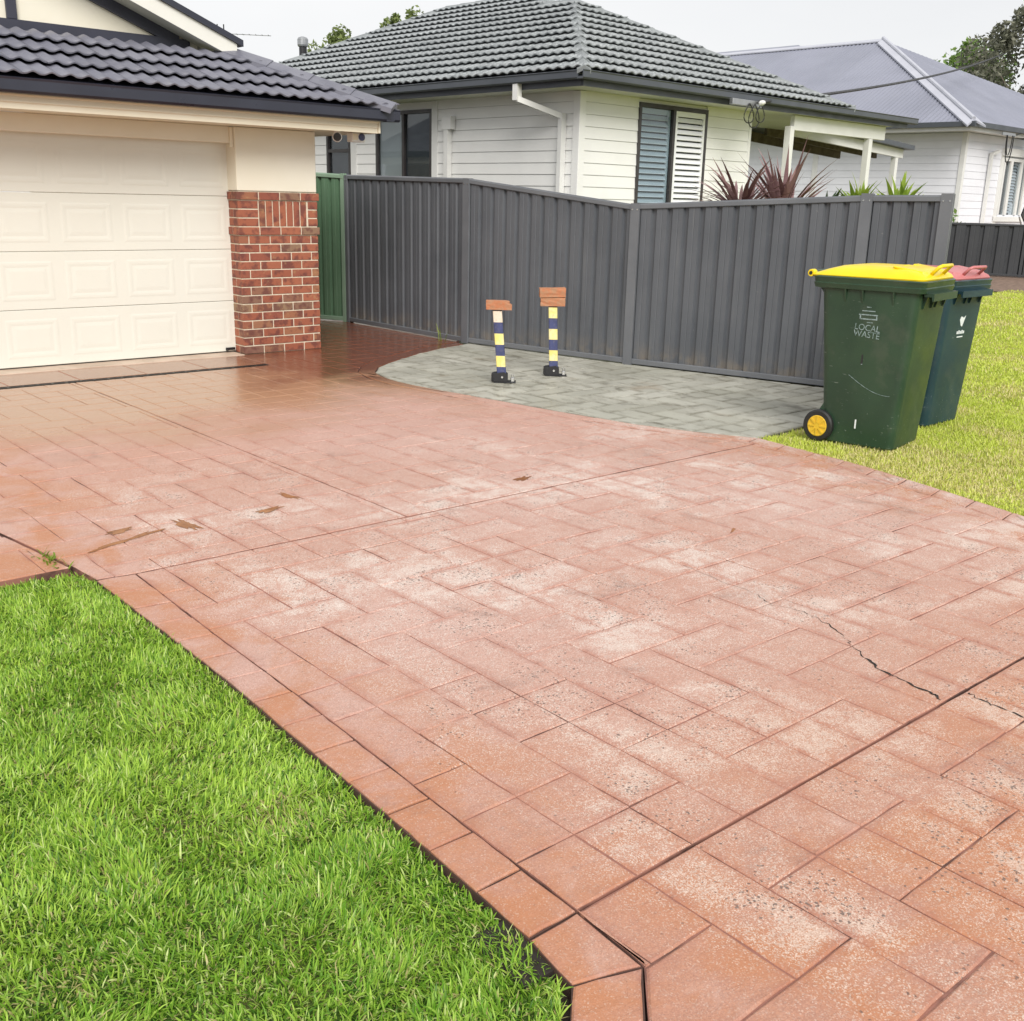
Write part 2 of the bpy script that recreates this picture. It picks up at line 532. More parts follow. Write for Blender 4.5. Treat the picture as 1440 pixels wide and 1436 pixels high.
M['fence'] = mat_fence()
M['fence_rail'] = surf('fence_rail', (0.15, 0.158, 0.172), (0.13, 0.138, 0.152), 0.38, 3, 0.04, 70)
M['fence_far'] = surf('fence_dark', (0.050, 0.053, 0.058), (0.042, 0.045, 0.05), 0.5, 2, 0.04, 70)
M['fence_green'] = surf('fence_green', (0.115, 0.205, 0.125), (0.095, 0.175, 0.105), 0.45, 2, 0.05, 70)
M['fence_green_light'] = surf('fence_green_light', (0.25, 0.36, 0.26), (0.22, 0.32, 0.23), 0.45, 2, 0.05, 70)
M['wb'] = surf('weatherboard_white', (0.82, 0.818, 0.80), (0.79, 0.787, 0.77), 0.5, 2.0, 0.06, 60, orand=0.03)
M['wb_far'] = surf('weatherboard_pale', (0.78, 0.79, 0.84), (0.75, 0.76, 0.81), 0.5, 2.0, 0.06, 60, orand=0.04)
M['trim'] = surf('white_trim', (0.74, 0.74, 0.72), (0.69, 0.69, 0.67), 0.45, 3, 0.05, 60)
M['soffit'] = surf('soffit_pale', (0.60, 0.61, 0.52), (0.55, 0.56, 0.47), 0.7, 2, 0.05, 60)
M['frame_dark'] = surf('frame_dark', (0.045, 0.040, 0.040), (0.035, 0.03, 0.03), 0.4, 4, 0.03, 60)
M['steel_roof'] = surf('corrugated_grey', (0.24, 0.25, 0.31), (0.215, 0.225, 0.28), 0.40, 0.6, 0.03, 60, orand=0.06)
M['flash'] = surf('flashing_grey', (0.46, 0.47, 0.53), (0.42, 0.43, 0.49), 0.38, 2, 0.03, 60)
M['rubber'] = surf('black_rubber', (0.012, 0.012, 0.012), (0.02, 0.02, 0.02), 0.55, 8, 0.2, 60)
M['blackplastic'] = surf('black_plastic', (0.014, 0.014, 0.016), (0.02, 0.02, 0.022), 0.4, 8, 0.1, 60)
M['drain'] = surf('drain_black', (0.018, 0.016, 0.016), (0.03, 0.026, 0.024), 0.35, 20, 0.2, 60)
M['concrete'] = surf('pale_concrete', (0.56, 0.44, 0.35), (0.44, 0.33, 0.25), 0.45, 3, 0.2, 80, dirt=0.3)
M['bin_green'] = mat_bin('bin_green', (0.018, 0.046, 0.026), (0.026, 0.060, 0.032), (0.32, 0.36, 0.33))
M['bin_teal'] = mat_bin('bin_teal', (0.012, 0.038, 0.052), (0.018, 0.050, 0.064), (0.36, 0.42, 0.42))
M['lid_yellow'] = surf('lid_yellow', (0.80, 0.60, 0.006), (0.77, 0.56, 0.006), 0.36, 4, 0.05, 60)
M['lid_red'] = surf('lid_red', (0.52, 0.17, 0.17), (0.46, 0.15, 0.15), 0.42, 4, 0.05, 60)
M['hub_yellow'] = surf('hub_yellow', (0.72, 0.47, 0.03), (0.66, 0.42, 0.03), 0.4, 6, 0.05, 60)
M['print'] = surf('print_pale', (0.26, 0.34, 0.34), (0.10, 0.16, 0.14), 0.6, 60, 0.0)
M['print_w'] = surf('print_white', (0.72, 0.76, 0.78), (0.66, 0.70, 0.72), 0.5, 40, 0.0)
M['post_blue'] = surf('post_blue', (0.055, 0.068, 0.175), (0.04, 0.048, 0.12), 0.45, 14, 0.15, 60, dirt=0.75, dirtc=(0.17, 0.16, 0.17))
M['post_yellow'] = surf('post_yellow', (0.78, 0.66, 0.19), (0.80, 0.73, 0.38), 0.45, 12, 0.1, 60, dirt=0.6, dirtc=(0.42, 0.34, 0.22))
M['post_cream'] = surf('post_cream', (0.74, 0.64, 0.52), (0.68, 0.57, 0.44), 0.5, 18, 0.1, 60, dirt=0.6, dirtc=(0.14, 0.12, 0.11))
M['orange_brick'] = surf('orange_brick', (0.44, 0.165, 0.075), (0.38, 0.20, 0.11), 0.8, 26, 0.8, 70, dirt=0.4, dirtc=(0.50, 0.36, 0.26))
M['chrome'] = surf('chrome', (0.72, 0.72, 0.72), (0.6, 0.6, 0.6), 0.22, 6, 0.0, metal=1.0)
M['camera_white'] = surf('camera_white', (0.78, 0.78, 0.76), (0.74, 0.74, 0.72), 0.4, 6, 0.02, 60)
M['cable'] = surf('cable_black', (0.015, 0.015, 0.017), (0.02, 0.02, 0.02), 0.5, 6, 0.0)
M['metal'] = surf('galvanised', (0.42, 0.43, 0.44), (0.36, 0.37, 0.38), 0.35, 6, 0.05, 60, metal=0.8)
M['bark'] = surf('bark', (0.16, 0.13, 0.10), (0.10, 0.08, 0.06), 0.9, 6, 0.6, 30)
M['puddle'] = surf('tannin_water', (0.36, 0.15, 0.055), (0.24, 0.09, 0.03), 0.14, 14, 0.05, 40)


def mat_leaf(name, c1, c2, trans=0.3):
    k = NT(name)
    v = k.voronoi(5.0, out='Color')
    c = k.mix(k.sep(v)[0], c1, c2)
    k.out(c, 0.5, spec=0.3)
    tr = k.new('ShaderNodeBsdfTranslucent')
    k.put(tr.inputs['Color'], c)
    ad = k.new('ShaderNodeMixShader'); ad.inputs[0].default_value = trans
    k.t.links.new(k.b.outputs[0], ad.inputs[1]); k.t.links.new(tr.outputs[0], ad.inputs[2])
    k.t.links.new(ad.outputs[0], k.n['Material Output'].inputs['Surface'])
    return k.m


M['leaf_light'] = mat_leaf('leaf_light', (0.13, 0.23, 0.05), (0.22, 0.33, 0.08))
M['leaf_olive'] = mat_leaf('leaf_olive', (0.10, 0.11, 0.075), (0.22, 0.22, 0.16))
M['leaf_mid'] = mat_leaf('leaf_mid', (0.14, 0.19, 0.06), (0.25, 0.30, 0.11))
M['cordyline'] = mat_leaf('cordyline_leaf', (0.125, 0.062, 0.056), (0.28, 0.17, 0.155), 0.2)
M['cordyline_pale'] = mat_leaf('cordyline_pale', (0.25, 0.145, 0.15), (0.36, 0.23, 0.235), 0.2)
M['strap'] = mat_leaf('strap_leaf', (0.16, 0.26, 0.03), (0.34, 0.44, 0.06), 0.35)
M['darkstrap'] = mat_leaf('dark_strap', (0.04, 0.07, 0.03), (0.07, 0.11, 0.05), 0.2)


def mat_glass(name, tint):
    k = NT(name)
    k.n.remove(k.b)
    tr = k.new('ShaderNodeBsdfTransparent'); tr.inputs['Color'].default_value = (*tint, 1)
    gl = k.new('ShaderNodeBsdfGlossy'); gl.inputs['Roughness'].default_value = 0.03
    lw = k.new('ShaderNodeLayerWeight')
    fac = k.math('ADD', k.math('MULTIPLY', k.math('POWER', lw.outputs['Facing'], 5.0), 0.92), 0.06)
    mx_ = k.new('ShaderNodeMixShader')
    k.t.links.new(fac, mx_.inputs[0]); k.t.links.new(tr.outputs[0], mx_.inputs[1]); k.t.links.new(gl.outputs[0], mx_.inputs[2])
    k.t.links.new(mx_.outputs[0], k.n['Material Output'].inputs['Surface'])
    return k.m


M['glass'] = mat_glass('window_glass', (0.80, 0.84, 0.86))
M['screen'] = surf('fly_screen', (0.10, 0.10, 0.105), (0.085, 0.085, 0.09), 0.6, 2, 0.3, 400)
M['pane_backing'] = surf('roller_blind', (0.66, 0.64, 0.62), (0.62, 0.60, 0.58), 0.7, 1.5, 0.1, 90)
M['room'] = surf('dark_room', (0.05, 0.05, 0.055), (0.03, 0.03, 0.035), 0.8, 2, 0.0)
M['shutter'] = surf('shutter_white', (0.82, 0.83, 0.85), (0.78, 0.79, 0.81), 0.4, 3, 0.03, 60)
M['shutter_shade'] = surf('shutter_shaded', (0.60, 0.67, 0.71), (0.56, 0.63, 0.67), 0.4, 3, 0.03, 60)  # shaded copy of the white shutter, bluish shade behind glass put into the colour


# ------------------------------------------------------------------ 2D polygon tools
def area2(p):
    return 0.5 * sum(p[i][0] * p[(i + 1) % len(p)][1] - p[(i + 1) % len(p)][0] * p[i][1] for i in range(len(p)))


def clip_to_convex(subj, win):
    """Sutherland-Hodgman: subject may be concave, window convex and counter-clockwise"""
    out = list(subj)
    n = len(win)
    for i in range(n):
        ax, ay = win[i]; bx, by = win[(i + 1) % n]
        inp = out; out = []
        if not inp: break
        def side(p): return (bx - ax) * (p[1] - ay) - (by - ay) * (p[0] - ax)
        for j in range(len(inp)):
            p = inp[j]; q = inp[(j + 1) % len(inp)]
            sp, sq = side(p), side(q)
            if sp >= 0: out.append(p)
            if (sp >= 0) != (sq >= 0):
                t = sp / (sp - sq)
                out.append((p[0] + t * (q[0] - p[0]), p[1] + t * (q[1] - p[1])))
    res = []
    for p in out:
        if not res or (abs(p[0] - res[-1][0]) + abs(p[1] - res[-1][1])) > 1e-4: res.append(p)
    if len(res) > 1 and abs(res[0][0] - res[-1][0]) + abs(res[0][1] - res[-1][1]) < 1e-4: res.pop()
    return res


def inset(poly, d):
    n = len(poly)
    res = []
    for i in range(n):
        p0 = Vector(poly[i - 1]); p1 = Vector(poly[i]); p2 = Vector(poly[(i + 1) % n])
        e1 = (p1 - p0); e2 = (p2 - p1)
        if e1.length < 1e-6 or e2.length < 1e-6:
            res.append(tuple(p1)); continue
        e1.normalize(); e2.normalize()
        n1 = Vector((-e1.y, e1.x)); n2 = Vector((-e2.y, e2.x))
        b = n1 + n2
        if b.length < 1e-3: b = n1.copy()
        b.normalize()
        c = max(0.35, b.dot(n1))
        res.append(tuple(p1 + b * (d / c)))
    return res


def densify(poly, step):
    res = []
    n = len(poly)
    for i in range(n):
        a = poly[i]; b = poly[(i + 1) % n]
        L = math.hypot(b[0] - a[0], b[1] - a[1])
        m = max(1, int(L / step))
        for k in range(m):
            t = k / m
            res.append((a[0] + (b[0] - a[0]) * t, a[1] + (b[1] - a[1]) * t))
    return res


def point_in(poly, x, y):
    """numpy even-odd test"""
    ins = np.zeros(x.shape, bool)
    n = len(poly)
    j = n - 1
    for i in range(n):
        xi, yi = poly[i]; xj, yj = poly[j]
        c = ((yi > y) != (yj > y)) & (x < (xj - xi) * (y - yi) / (yj - yi + 1e-12) + xi)
        ins ^= c
        j = i
    return ins


# ------------------------------------------------------------------ ground and paving
gm = MB().add([(-250, -250, -0.16), (250, -250, -0.16), (250, 250, -0.16), (-250, 250, -0.16)], [(0, 1, 2, 3)])
tag(gm.build('ground', M['ground'], recalc=False), kind='structure')

PAD_EDGE = [(6.299, 4.499), (6.131, 4.789), (5.918, 5.302), (5.791, 5.951), (5.672, 6.69), (5.535, 7.45), (5.50, 7.85), (5.524, 8.161), (5.612, 8.447), (5.80, 8.68), (6.045, 8.865), (6.60, 9.20), (7.16, 9.46), (7.62, 9.62)]
PAD_IN = [(6.13, 4.452), (5.97, 4.74), (5.765, 5.27), (5.635, 5.93), (5.515, 6.66), (5.385, 7.43), (5.345, 7.85), (5.375, 8.21), (5.475, 8.55), (5.69, 8.82), (5.95, 9.03), (6.45, 9.33), (7.05, 9.62), (7.60, 9.79)]
R_OUT = [(6.299, 4.499), (6.201, 3.649), (6.071, 3.073), (5.874, 2.372), (5.68, 1.75), (5.50, 1.0), (5.45, 0.2), (5.45, -3.0)]
R_IN = [(6.13, 4.452), (6.03, 3.66), (5.865, 2.96), (5.66, 2.29), (5.48, 1.74), (5.31, 1.0), (5.26, 0.2), (5.26, -3.0)]
L_OUT = [(1.476, 4.41), (1.473, 3.25), (1.449, 2.63), (1.428, 2.0), (1.40, 1.503)]
L_IN = [(1.645, 4.388), (1.622, 3.7), (1.605, 2.85), (1.575, 2.1), (1.555, 1.503)]

g_ = 0.003
panels = {
    'street': [(1.555, 1.497), (1.537, 1.27), (1.419, 1.15), (0.9, 0.70), (0.0, 0.22), (-1.6, -0.35), (-3.0, -0.6), (-3.0, -3.0), (5.26, -3.0), (5.26, 0.2), (5.31, 1.0), (5.43, 1.497)],
    'middle': [(1.645, 4.383), (1.622, 3.7), (1.605, 2.85), (1.575, 2.1), (1.557, 1.505), (5.435, 1.505), (5.48, 1.74), (5.66, 2.29), (5.865, 2.96), (6.03, 3.66), (6.12, 4.383)],
    'left': [(1.462, 4.63), (1.482, 4.418), (1.655, 4.397), (3.107, 4.397), (3.107, 9.36), (0.78, 9.36), (1.17, 6.3), (1.35, 5.36)],
    'path': [(-4.0, 4.66), (1.15, 4.64), (1.445, 4.64), (1.335, 5.36), (1.155, 6.3), (0.765, 9.36), (-4.0, 9.36)],
    'court': [(3.113, 4.397), (6.12, 4.397)] + PAD_IN + [(7.74, 9.86), (7.74, 12.7), (6.06, 12.7), (6.06, 10.13), (5.01, 10.13), (5.01, 9.36), (3.113, 9.36)],
    'apron': [(-4.0, 9.475), (5.003, 9.475), (5.003, 10.085), (-4.0, 10.085)],
}
UX, UY = 0.215, 0.235
OX, OY = 1.770, 1.500


def paver_mesh(name, poly, seed=0, j=None, soft=0.005, step=0.055, wob=0.0017, strip=False):
    """one stamped block; the last ring is the field inside the block's edge"""
    rr = random.Random(seed)
    if j is None: j = rr.choice((0.0014, 0.0020, 0.0026, 0.0032))
    if area2(poly) < 0: poly = poly[::-1]
    per = sum(math.hypot(poly[i][0] - poly[i - 1][0], poly[i][1] - poly[i - 1][1]) for i in range(len(poly)))
    rad = 2 * abs(area2(poly)) / per
    if rad < 0.016: soft = 0.002
    convex = len(poly) == 4 or strip
    def pull(pts, d):
        cx = sum(p[0] for p in pts) / len(pts); cy = sum(p[1] for p in pts) / len(pts)
        out = []
        for x, y in pts:
            L = math.hypot(cx - x, cy - y)
            f = min(0.8, d / max(L, 1e-6))
            out.append((x + (cx - x) * f, y + (cy - y) * f))
        return out
    ins = inset if convex else (lambda q, d: pull(q, d * 1.25))
    a = ins(densify(poly, step), j)
    a = [(x + rr.uniform(-wob, wob), y + rr.uniform(-wob, wob)) for x, y in a]
    b = ins(a, soft)
    c = ins(b, max(0.001, min(0.040, rad * (0.30 if strip else 0.42))))
    n = len(a)
    vs = [(x, y, -0.013) for x, y in a] + [(x, y, -0.004) for x, y in a] + [(x, y, rr.uniform(-0.0007, 0.0007)) for x, y in b] + [(x, y, 0.0002) for x, y in c]
    fs = []
    for k in range(3):
        for i in range(n):
            i2 = (i + 1) % n
            fs.append((k * n + i, k * n + i2, (k + 1) * n + i2, (k + 1) * n + i))
    fs.append(tuple(range(3 * n, 4 * n)))
    mb = MB().add(vs, fs)
    mb.rim = [1.0] * (3 * n) + [0.0] * n
    return mb


def rim_attr(me, vals):
    if len(me.vertices) == len(vals):
        at = me.attributes.new('rim', 'FLOAT', 'POINT')
        at.data.foreach_set('value', vals)
    return me


def paver_obj(pm, name, mat, parent):
    o = pm.build(name, mat, parent, world=True, recalc=False)
    rim_attr(o.data, pm.rim)
    return o


def variants(w, h, base):
    out = []
    for i in range(6):
        pm = paver_mesh('paver', [(0, 0), (w, 0), (w, h), (0, h)], base + i)
        me = rim_attr(pm.mesh('paver', recalc=False), pm.rim)
        me.materials.append(M['red'])
        out.append(me)
    return out


VAR = {'H': variants(2 * UX, UY, 100), 'V': variants(UX, 2 * UY, 200), 'S': variants(UX, UY, 300)}


def tiles_for(poly, ox, oy, ux, uy):
    xs = [p[0] for p in poly]; ys = [p[1] for p in poly]
    i0 = int(math.floor((min(xs) - ox) / ux)) - 3; i1 = int(math.ceil((max(xs) - ox) / ux)) + 3
    j0 = int(math.floor((min(ys) - oy) / uy)) - 3; j1 = int(math.ceil((max(ys) - oy) / uy)) + 3
    for i in range(i0, i1):
        for j in range(j0, j1):
            c = (i + j) % 4
            if c == 0: w, h, kd = 2, 1, 'H'
            elif c == 2: w, h, kd = 1, 2, 'V'
            else: continue
            x, y = ox + i * ux, oy + j * uy
            cells = [(x, y, w, h, kd)]
            if ((i * 7349 + j * 9151) % 17) < 4:                 # some blocks are stamped as two squares
                cells = [(x, y, 1, 1, 'S'), (x + (w - 1) * ux, y + (h - 1) * uy, 1, 1, 'S')]
            for (x, y, w, h, kd) in cells:
                rect = [(x, y), (x + w * ux, y), (x + w * ux, y + h * uy), (x, y + h * uy)]
                q = clip_to_convex(poly, rect)
                if len(q) < 3: continue
                a = abs(area2(q))
                if a < 0.0012: continue
                full = abs(a - w * h * ux * uy) < 1e-5
                yield kd, rect, q, full, (x, y)


def check_in_view(x, y):
    v = Vector((x, y, -1.63))
    dz = -v.dot(_b)
    if dz < 0.2: return False
    px = v.dot(_r) / dz; py = v.dot(_u) / dz
    return abs(px) < 0.53 and abs(py) < 0.53


driveway = empty('driveway', (3.5, 4.4, 0), label='red stamped concrete driveway with a brick pattern, sweeping up to the garage', cat='driveway', kind='structure')
DL = driveway.location
all_t = []
for pn, poly in panels.items():
    if pn == 'apron': continue
    if area2(poly) < 0: poly = poly[::-1]
    for t in tiles_for(poly, OX, OY, UX, UY):
        cx = sum(p[0] for p in t[2]) / len(t[2]); cy = sum(p[1] for p in t[2]) / len(t[2])
        vis = check_in_view(cx, cy)
        all_t.append((0 if vis else 1, math.hypot(cx, cy), t))
all_t.sort(key=lambda q: (q[0], q[1]))
rest = MB(); rest.rim = []
for k, (nv, dist, (kd, rect, q, full, xy)) in enumerate(all_t):
    if k < 296:
        if full:
            o = link('paver', random.choice(VAR[kd]), driveway)
            o.location = (xy[0] - DL.x, xy[1] - DL.y, random.uniform(-0.0016, 0.0010))
            o.rotation_euler = (random.gauss(0, 0.0022), random.gauss(0, 0.0022), 0)
        else:
            paver_obj(paver_mesh('paver', q, 500 + k), 'paver', M['red'], driveway)
    else:
        pm = paver_mesh('paver', q, 500 + k, step=0.3)
        rest.add(pm.v, pm.f); rest.rim += pm.rim
o = paver_obj(rest, 'distant_pavers', M['red'], driveway)
tag(o, kind='stuff')

# slab under the pavers, with joints showing its dark bed
slab = MB()
for pn, poly in panels.items():
    z1 = -0.0050
    pts = [(x, y, -0.15) for x, y in (poly if area2(poly) > 0 else poly[::-1])]
    slab.prism(pts, (0, 0, 0.15 + z1))
deep = MB()
deep.prism([(1.3, 1.40, -0.15), (6.0, 1.40, -0.15), (6.0, 1.6, -0.15), (1.3, 1.6, -0.15)][0:4], (0, 0, 0.134))
deep.prism([(1.5, 4.34, -0.15), (6.2, 4.34, -0.15), (6.2, 4.44, -0.15), (1.5, 4.44, -0.15)], (0, 0, 0.134))
deep.prism([(3.05, 4.45, -0.15), (3.17, 4.45, -0.15), (3.17, 9.36, -0.15), (3.05, 9.36, -0.15)], (0, 0, 0.133))
slab.build('joint_bed', M['bed'], driveway, world=True)
deep.build('control_joint', M['crack'], driveway, world=True)


def strip_pavers(outer, inner, size, name, mat, parent, bed, z=0.0):
    """header course between two polylines that run side by side"""
    def walk(pl):
        L = [0]
        for a, b in zip(pl, pl[1:]): L.append(L[-1] + math.hypot(b[0] - a[0], b[1] - a[1]))
        return L
    def at(pl, L, t):
        d = t * L[-1]
        for i in range(len(pl) - 1):
            if d <= L[i + 1] or i == len(pl) - 2:
                f = (d - L[i]) / max(1e-9, L[i + 1] - L[i])
                return (pl[i][0] + f * (pl[i + 1][0] - pl[i][0]), pl[i][1] + f * (pl[i + 1][1] - pl[i][1]))
    Lo, Li = walk(outer), walk(inner)
    n = max(1, round(0.5 * (Lo[-1] + Li[-1]) / size))
    bedm = MB()
    for k in range(n):
        t0, t1 = k / n, (k + 1) / n
        j0 = random.uniform(-0.06, 0.06) / n if k else 0
        j1 = 0
        m_ = max(1, int(size / 0.16))
        tt = [t0 + (t1 - t0) * e / m_ for e in range(m_ + 1)]
        q = [at(outer, Lo, e) for e in tt] + [at(inner, Li, e) for e in tt[::-1]]
        if area2(q) < 0: q = q[::-1]
        pm = paver_mesh(name, q, 3000 + k, step=0.05, wob=0.002 if size < 0.7 else 0.001, strip=True, j=0.0036)
        o = paver_obj(pm, name, mat, parent)
        o.location.z += random.uniform(-0.002, 0.001)
        bedm.prism([(x, y, -0.15) for x, y in q], (0, 0, 0.142))
    bedm.build('joint_bed', bed, parent, world=True)


strip_pavers(L_OUT, [(x - 0.001, y) for x, y in L_IN], 0.205, 'border_paver', M['red'], driveway, M['bed_dark'])
strip_pavers([(1.398, 1.4985), (1.372, 1.331)], [(1.5535, 1.4985), (1.5365, 1.274)], 0.17, 'border_paver', M['red'], driveway, M['bed_dark'])
strip_pavers([(1.371, 1.330), (1.292, 1.245), (0.82, 0.83), (-0.06, 0.36), (-1.7, -0.2), (-3.0, -0.45)], [(1.5355, 1.2725), (1.4175, 1.1525), (0.8985, 0.703), (0.0, 0.23), (-1.6, -0.34), (-3.0, -0.59)], 0.21, 'border_paver', M['red'], driveway, M['bed_dark'])
strip_pavers(R_OUT, [(x + 0.001, y) for x, y in R_IN], 0.26, 'border_paver', M['red'], driveway, M['bed_dark'])
strip_pavers([(x - 0.005, y) for x, y in PAD_EDGE], [(x + 0.016, y + 0.009) for x, y in PAD_IN], 1.25, 'border_band', M['red'], driveway, M['bed_dark'])
strip_pavers([(-4.0, 9.478), (5.0, 9.478)], [(-4.0, 10.085), (5.0, 10.085)], 0.62, 'apron_paver', M['red'], driveway, M['bed_dark'])

# cracks: broken dark fissures, a few millimetres wide
def crack(pts, w, name='crack', seed=1):
    rr = random.Random(seed)
    fine = []
    for a, b in zip(pts, pts[1:]):
        m = 7
        for k in range(m):
            t = k / m
            fine.append((a[0] + (b[0] - a[0]) * t + rr.gauss(0, 0.006), a[1] + (b[1] - a[1]) * t + rr.gauss(0, 0.006)))
    fine.append(pts[-1])
    mb = MB(); prev_w = w * 0.2
    for i, (a, b) in enumerate(zip(fine, fine[1:])):
        d = Vector((b[0] - a[0], b[1] - a[1]))
        if d.length < 1e-5: continue
        d.normalize(); nn = Vector((-d.y, d.x))
        w1 = w * rr.choice((0.12, 0.2, 0.35, 0.5, 0.8)); w0 = prev_w; prev_w = w1
        mb.add([(a[0] - nn.x * w0, a[1] - nn.y * w0, 0.0022), (b[0] - nn.x * w1, b[1] - nn.y * w1, 0.0022), (b[0] + nn.x * w1, b[1] + nn.y * w1, 0.0022), (a[0] + nn.x * w0, a[1] + nn.y * w0, 0.0022)], [(0, 1, 2, 3)])
    mb.build(name, M['crack'], driveway, world=True, recalc=False)


crack([(3.32, 1.508), (3.35, 1.59), (3.367, 1.738), (3.424, 1.874)], 0.0075, seed=3)
crack([(3.424, 1.874), (3.50, 1.982), (3.581, 2.097), (3.642, 2.29)], 0.004, seed=4)
crack([(3.642, 2.29), (3.60, 2.42), (3.645, 2.546), (3.683, 2.981)], 0.0022, seed=5)
crack([(3.45, 1.49), (3.43, 1.39), (3.415, 1.27), (3.40, 1.0)], 0.005, seed=6)

# grey parking pad
pad = empty('parking_pad', (6.9, 6.6, 0), label='grey stamped concrete pad along the charcoal fence', cat='paving', kind='structure')
PAD = [(6.305, 4.50), (6.644, 4.527), (7.60, 4.62), (8.93, 4.72), (8.74, 5.17), (8.13, 7.46), (7.76, 9.64)] + [(x + 0.003, y) for x, y in PAD_EDGE[::-1]][1:]
if area2(PAD) < 0: PAD = PAD[::-1]
cnt = 0
for kd, rect, q, full, xy in tiles_for(PAD, 5.60, 4.50, 0.235, 0.215):
    pm = paver_mesh('grey_paver', q, 9000 + cnt, j=0.0048, soft=0.006, step=0.07, wob=0.0025)
    o = paver_obj(pm, 'paver', M['grey'], pad)
    o.location.z += random.uniform(-0.0015, 0.001)
    cnt += 1
MB().prism([(x, y, -0.15) for x, y in PAD], (0, 0, 0.139)).build('joint_bed', M['bed_grey'], pad, world=True)

# channel drain in front of the garage door and the pale threshold strip
dr = empty('channel_drain', (1.0, 9.42, 0), label='long black channel drain across the front of the garage door', cat='drain')
MB().box(-3.0, 4.99, 9.375, 9.462, -0.12, -0.012).build('channel', M['drain'], dr, world=True)
gr = MB()
for i in range(2):
    y = 9.385 + i * 0.05
    gr.box(-3.0, 4.985, y, y + 0.014, -0.012, 0.003)
gr.build('grate_rail', M['drain'], dr, world=True)
for i in range(66):
    x = -3.0 + i * 0.121
    MB().box(x, x + 0.02, 9.399, 9.435, -0.012, 0.001).build('grate_bar', M['drain'], dr, world=True)
tag(MB().box(-3.0, 5.10, 10.09, 10.36, -0.12, 0.006).build('threshold', M['concrete'], bevel=0.006), kind='structure')

# thin brown puddles left in the low spots
def puddle(cx, cy, a, b, rot, label, seed):
    rr = random.Random(seed)
    pts = []
    for k in range(40):
        t = 2 * math.pi * k / 40
        f = 0.85 + 0.30 * math.sin(2 * t + seed) + 0.25 * math.sin(5 * t + 2.1 * seed) + rr.uniform(-0.16, 0.16)
        x = a * f * math.cos(t); y = b * f * math.sin(t)
        x *= 1.1; y *= 1.25
        pts.append((cx + x * math.cos(rot) - y * math.sin(rot), cy + x * math.sin(rot) + y * math.cos(rot), 0.0016))
    o = MB().add(pts, [tuple(range(40))]).build('puddle', M['puddle'], recalc=False)
    tag(o, label, 'puddle')


puddle(1.78, 4.86, 0.17, 0.022, 0.35, 'longest rusty brown puddle on the driveway near the left lawn corner', 2)
puddle(1.81, 5.02, 0.085, 0.022, 0.2, 'small rusty puddle just behind the longest one', 5)
puddle(2.12, 4.93, 0.028, 0.12, 0.1, 'narrow brown puddle lying in a joint right of the longest puddle', 8)
puddle(2.58, 4.92, 0.10, 0.020, 0.25, 'thin brown puddle at the middle of the left half of the driveway', 11)
puddle(2.80, 5.10, 0.02, 0.09, 0.2, 'small tan puddle in a joint behind the thin middle puddle', 14)
puddle(4.12, 4.62, 0.08, 0.022, 0.3, 'small red-brown puddle behind the cross joint, in front of the grey pad', 17)
puddle(4.43, 3.24, 0.11, 0.018, 0.5, 'small red-brown puddle on the right half, nearest to the bins', 21)

# ------------------------------------------------------------------ lawns
LAWN_L = [(1.478, 4.41), (1.45, 4.58), (1.15, 4.615), (-4.0, 4.63), (-4.0, -0.42), (-3.0, -0.36), (-1.68, -0.12), (-0.08, 0.42), (0.80, 0.88), (1.280, 1.262), (1.358, 1.350), (1.391, 1.503), (1.420, 2.0), (1.443, 2.63), (1.467, 3.25)]
LAWN_R = R_OUT[::-1] + [(6.66, 4.51), (7.6, 4.60), (8.95, 4.70), (9.2, 9.0), (14.0, 9.6), (23.2, 10.4), (23.6, -6.0), (16.0, -6.0), (5.46, -6.0)]


def sheet(name, poly, z, mat):
    if area2(poly) < 0: poly = poly[::-1]
    return MB().add([(x, y, z) for x, y in poly], [tuple(range(len(poly)))]).build(name, mat, recalc=False)


def lawn_base(name, poly, z, mat, amp, cell):
    """finely undulating turf base under the blades"""
    if area2(poly) < 0: poly = poly[::-1]
    me = bpy.data.meshes.new(name)
    bm = bmesh.new()
    f = bm.faces.new([bm.verts.new((x, y, z)) for x, y in poly])
    bmesh.ops.triangulate(bm, faces=[f])
    bm.to_mesh(me); bm.free()
    return link(name, me, None, mat)


tag(lawn_base('lawn', LAWN_L, -0.026, M['lawn_l'], 0, 0), kind='structure')
tag(lawn_base('lawn', LAWN_R, -0.022, M['lawn_r'], 0, 0), kind='structure')
tag(sheet('edge_soil', [(1.50, 4.42), (1.46, 4.65), (-4, 4.66), (-4, -0.5), (-1.7, -0.22), (-0.06, 0.34), (0.84, 0.80), (1.31, 1.22), (1.39, 1.33), (1.42, 1.5), (1.46, 2.6), (1.50, 3.3)], -0.048, M['soil']), kind='structure')
tag(sheet('mulch_bed', [(22.9, -6), (29, -6), (29, 17), (22.6, 17), (22.6, 10.4)], -0.015, M['mulch']), kind='structure')


def value_noise(x, y, s, seed):
    g = np.random.default_rng(seed).random((64, 64))
    u = x * s + 200.3; v = y * s + 200.7
    i = np.floor(u).astype(int); j = np.floor(v).astype(int)
    fu = u - i; fv = v - j
    fu = fu * fu * (3 - 2 * fu); fv = fv * fv * (3 - 2 * fv)
    a = g[i % 64, j % 64]; b = g[(i + 1) % 64, j % 64]; c = g[i % 64, (j + 1) % 64]; d = g[(i + 1) % 64, (j + 1) % 64]
    return (a * (1 - fu) + b * fu) * (1 - fv) + (c * (1 - fu) + d * fu) * fv


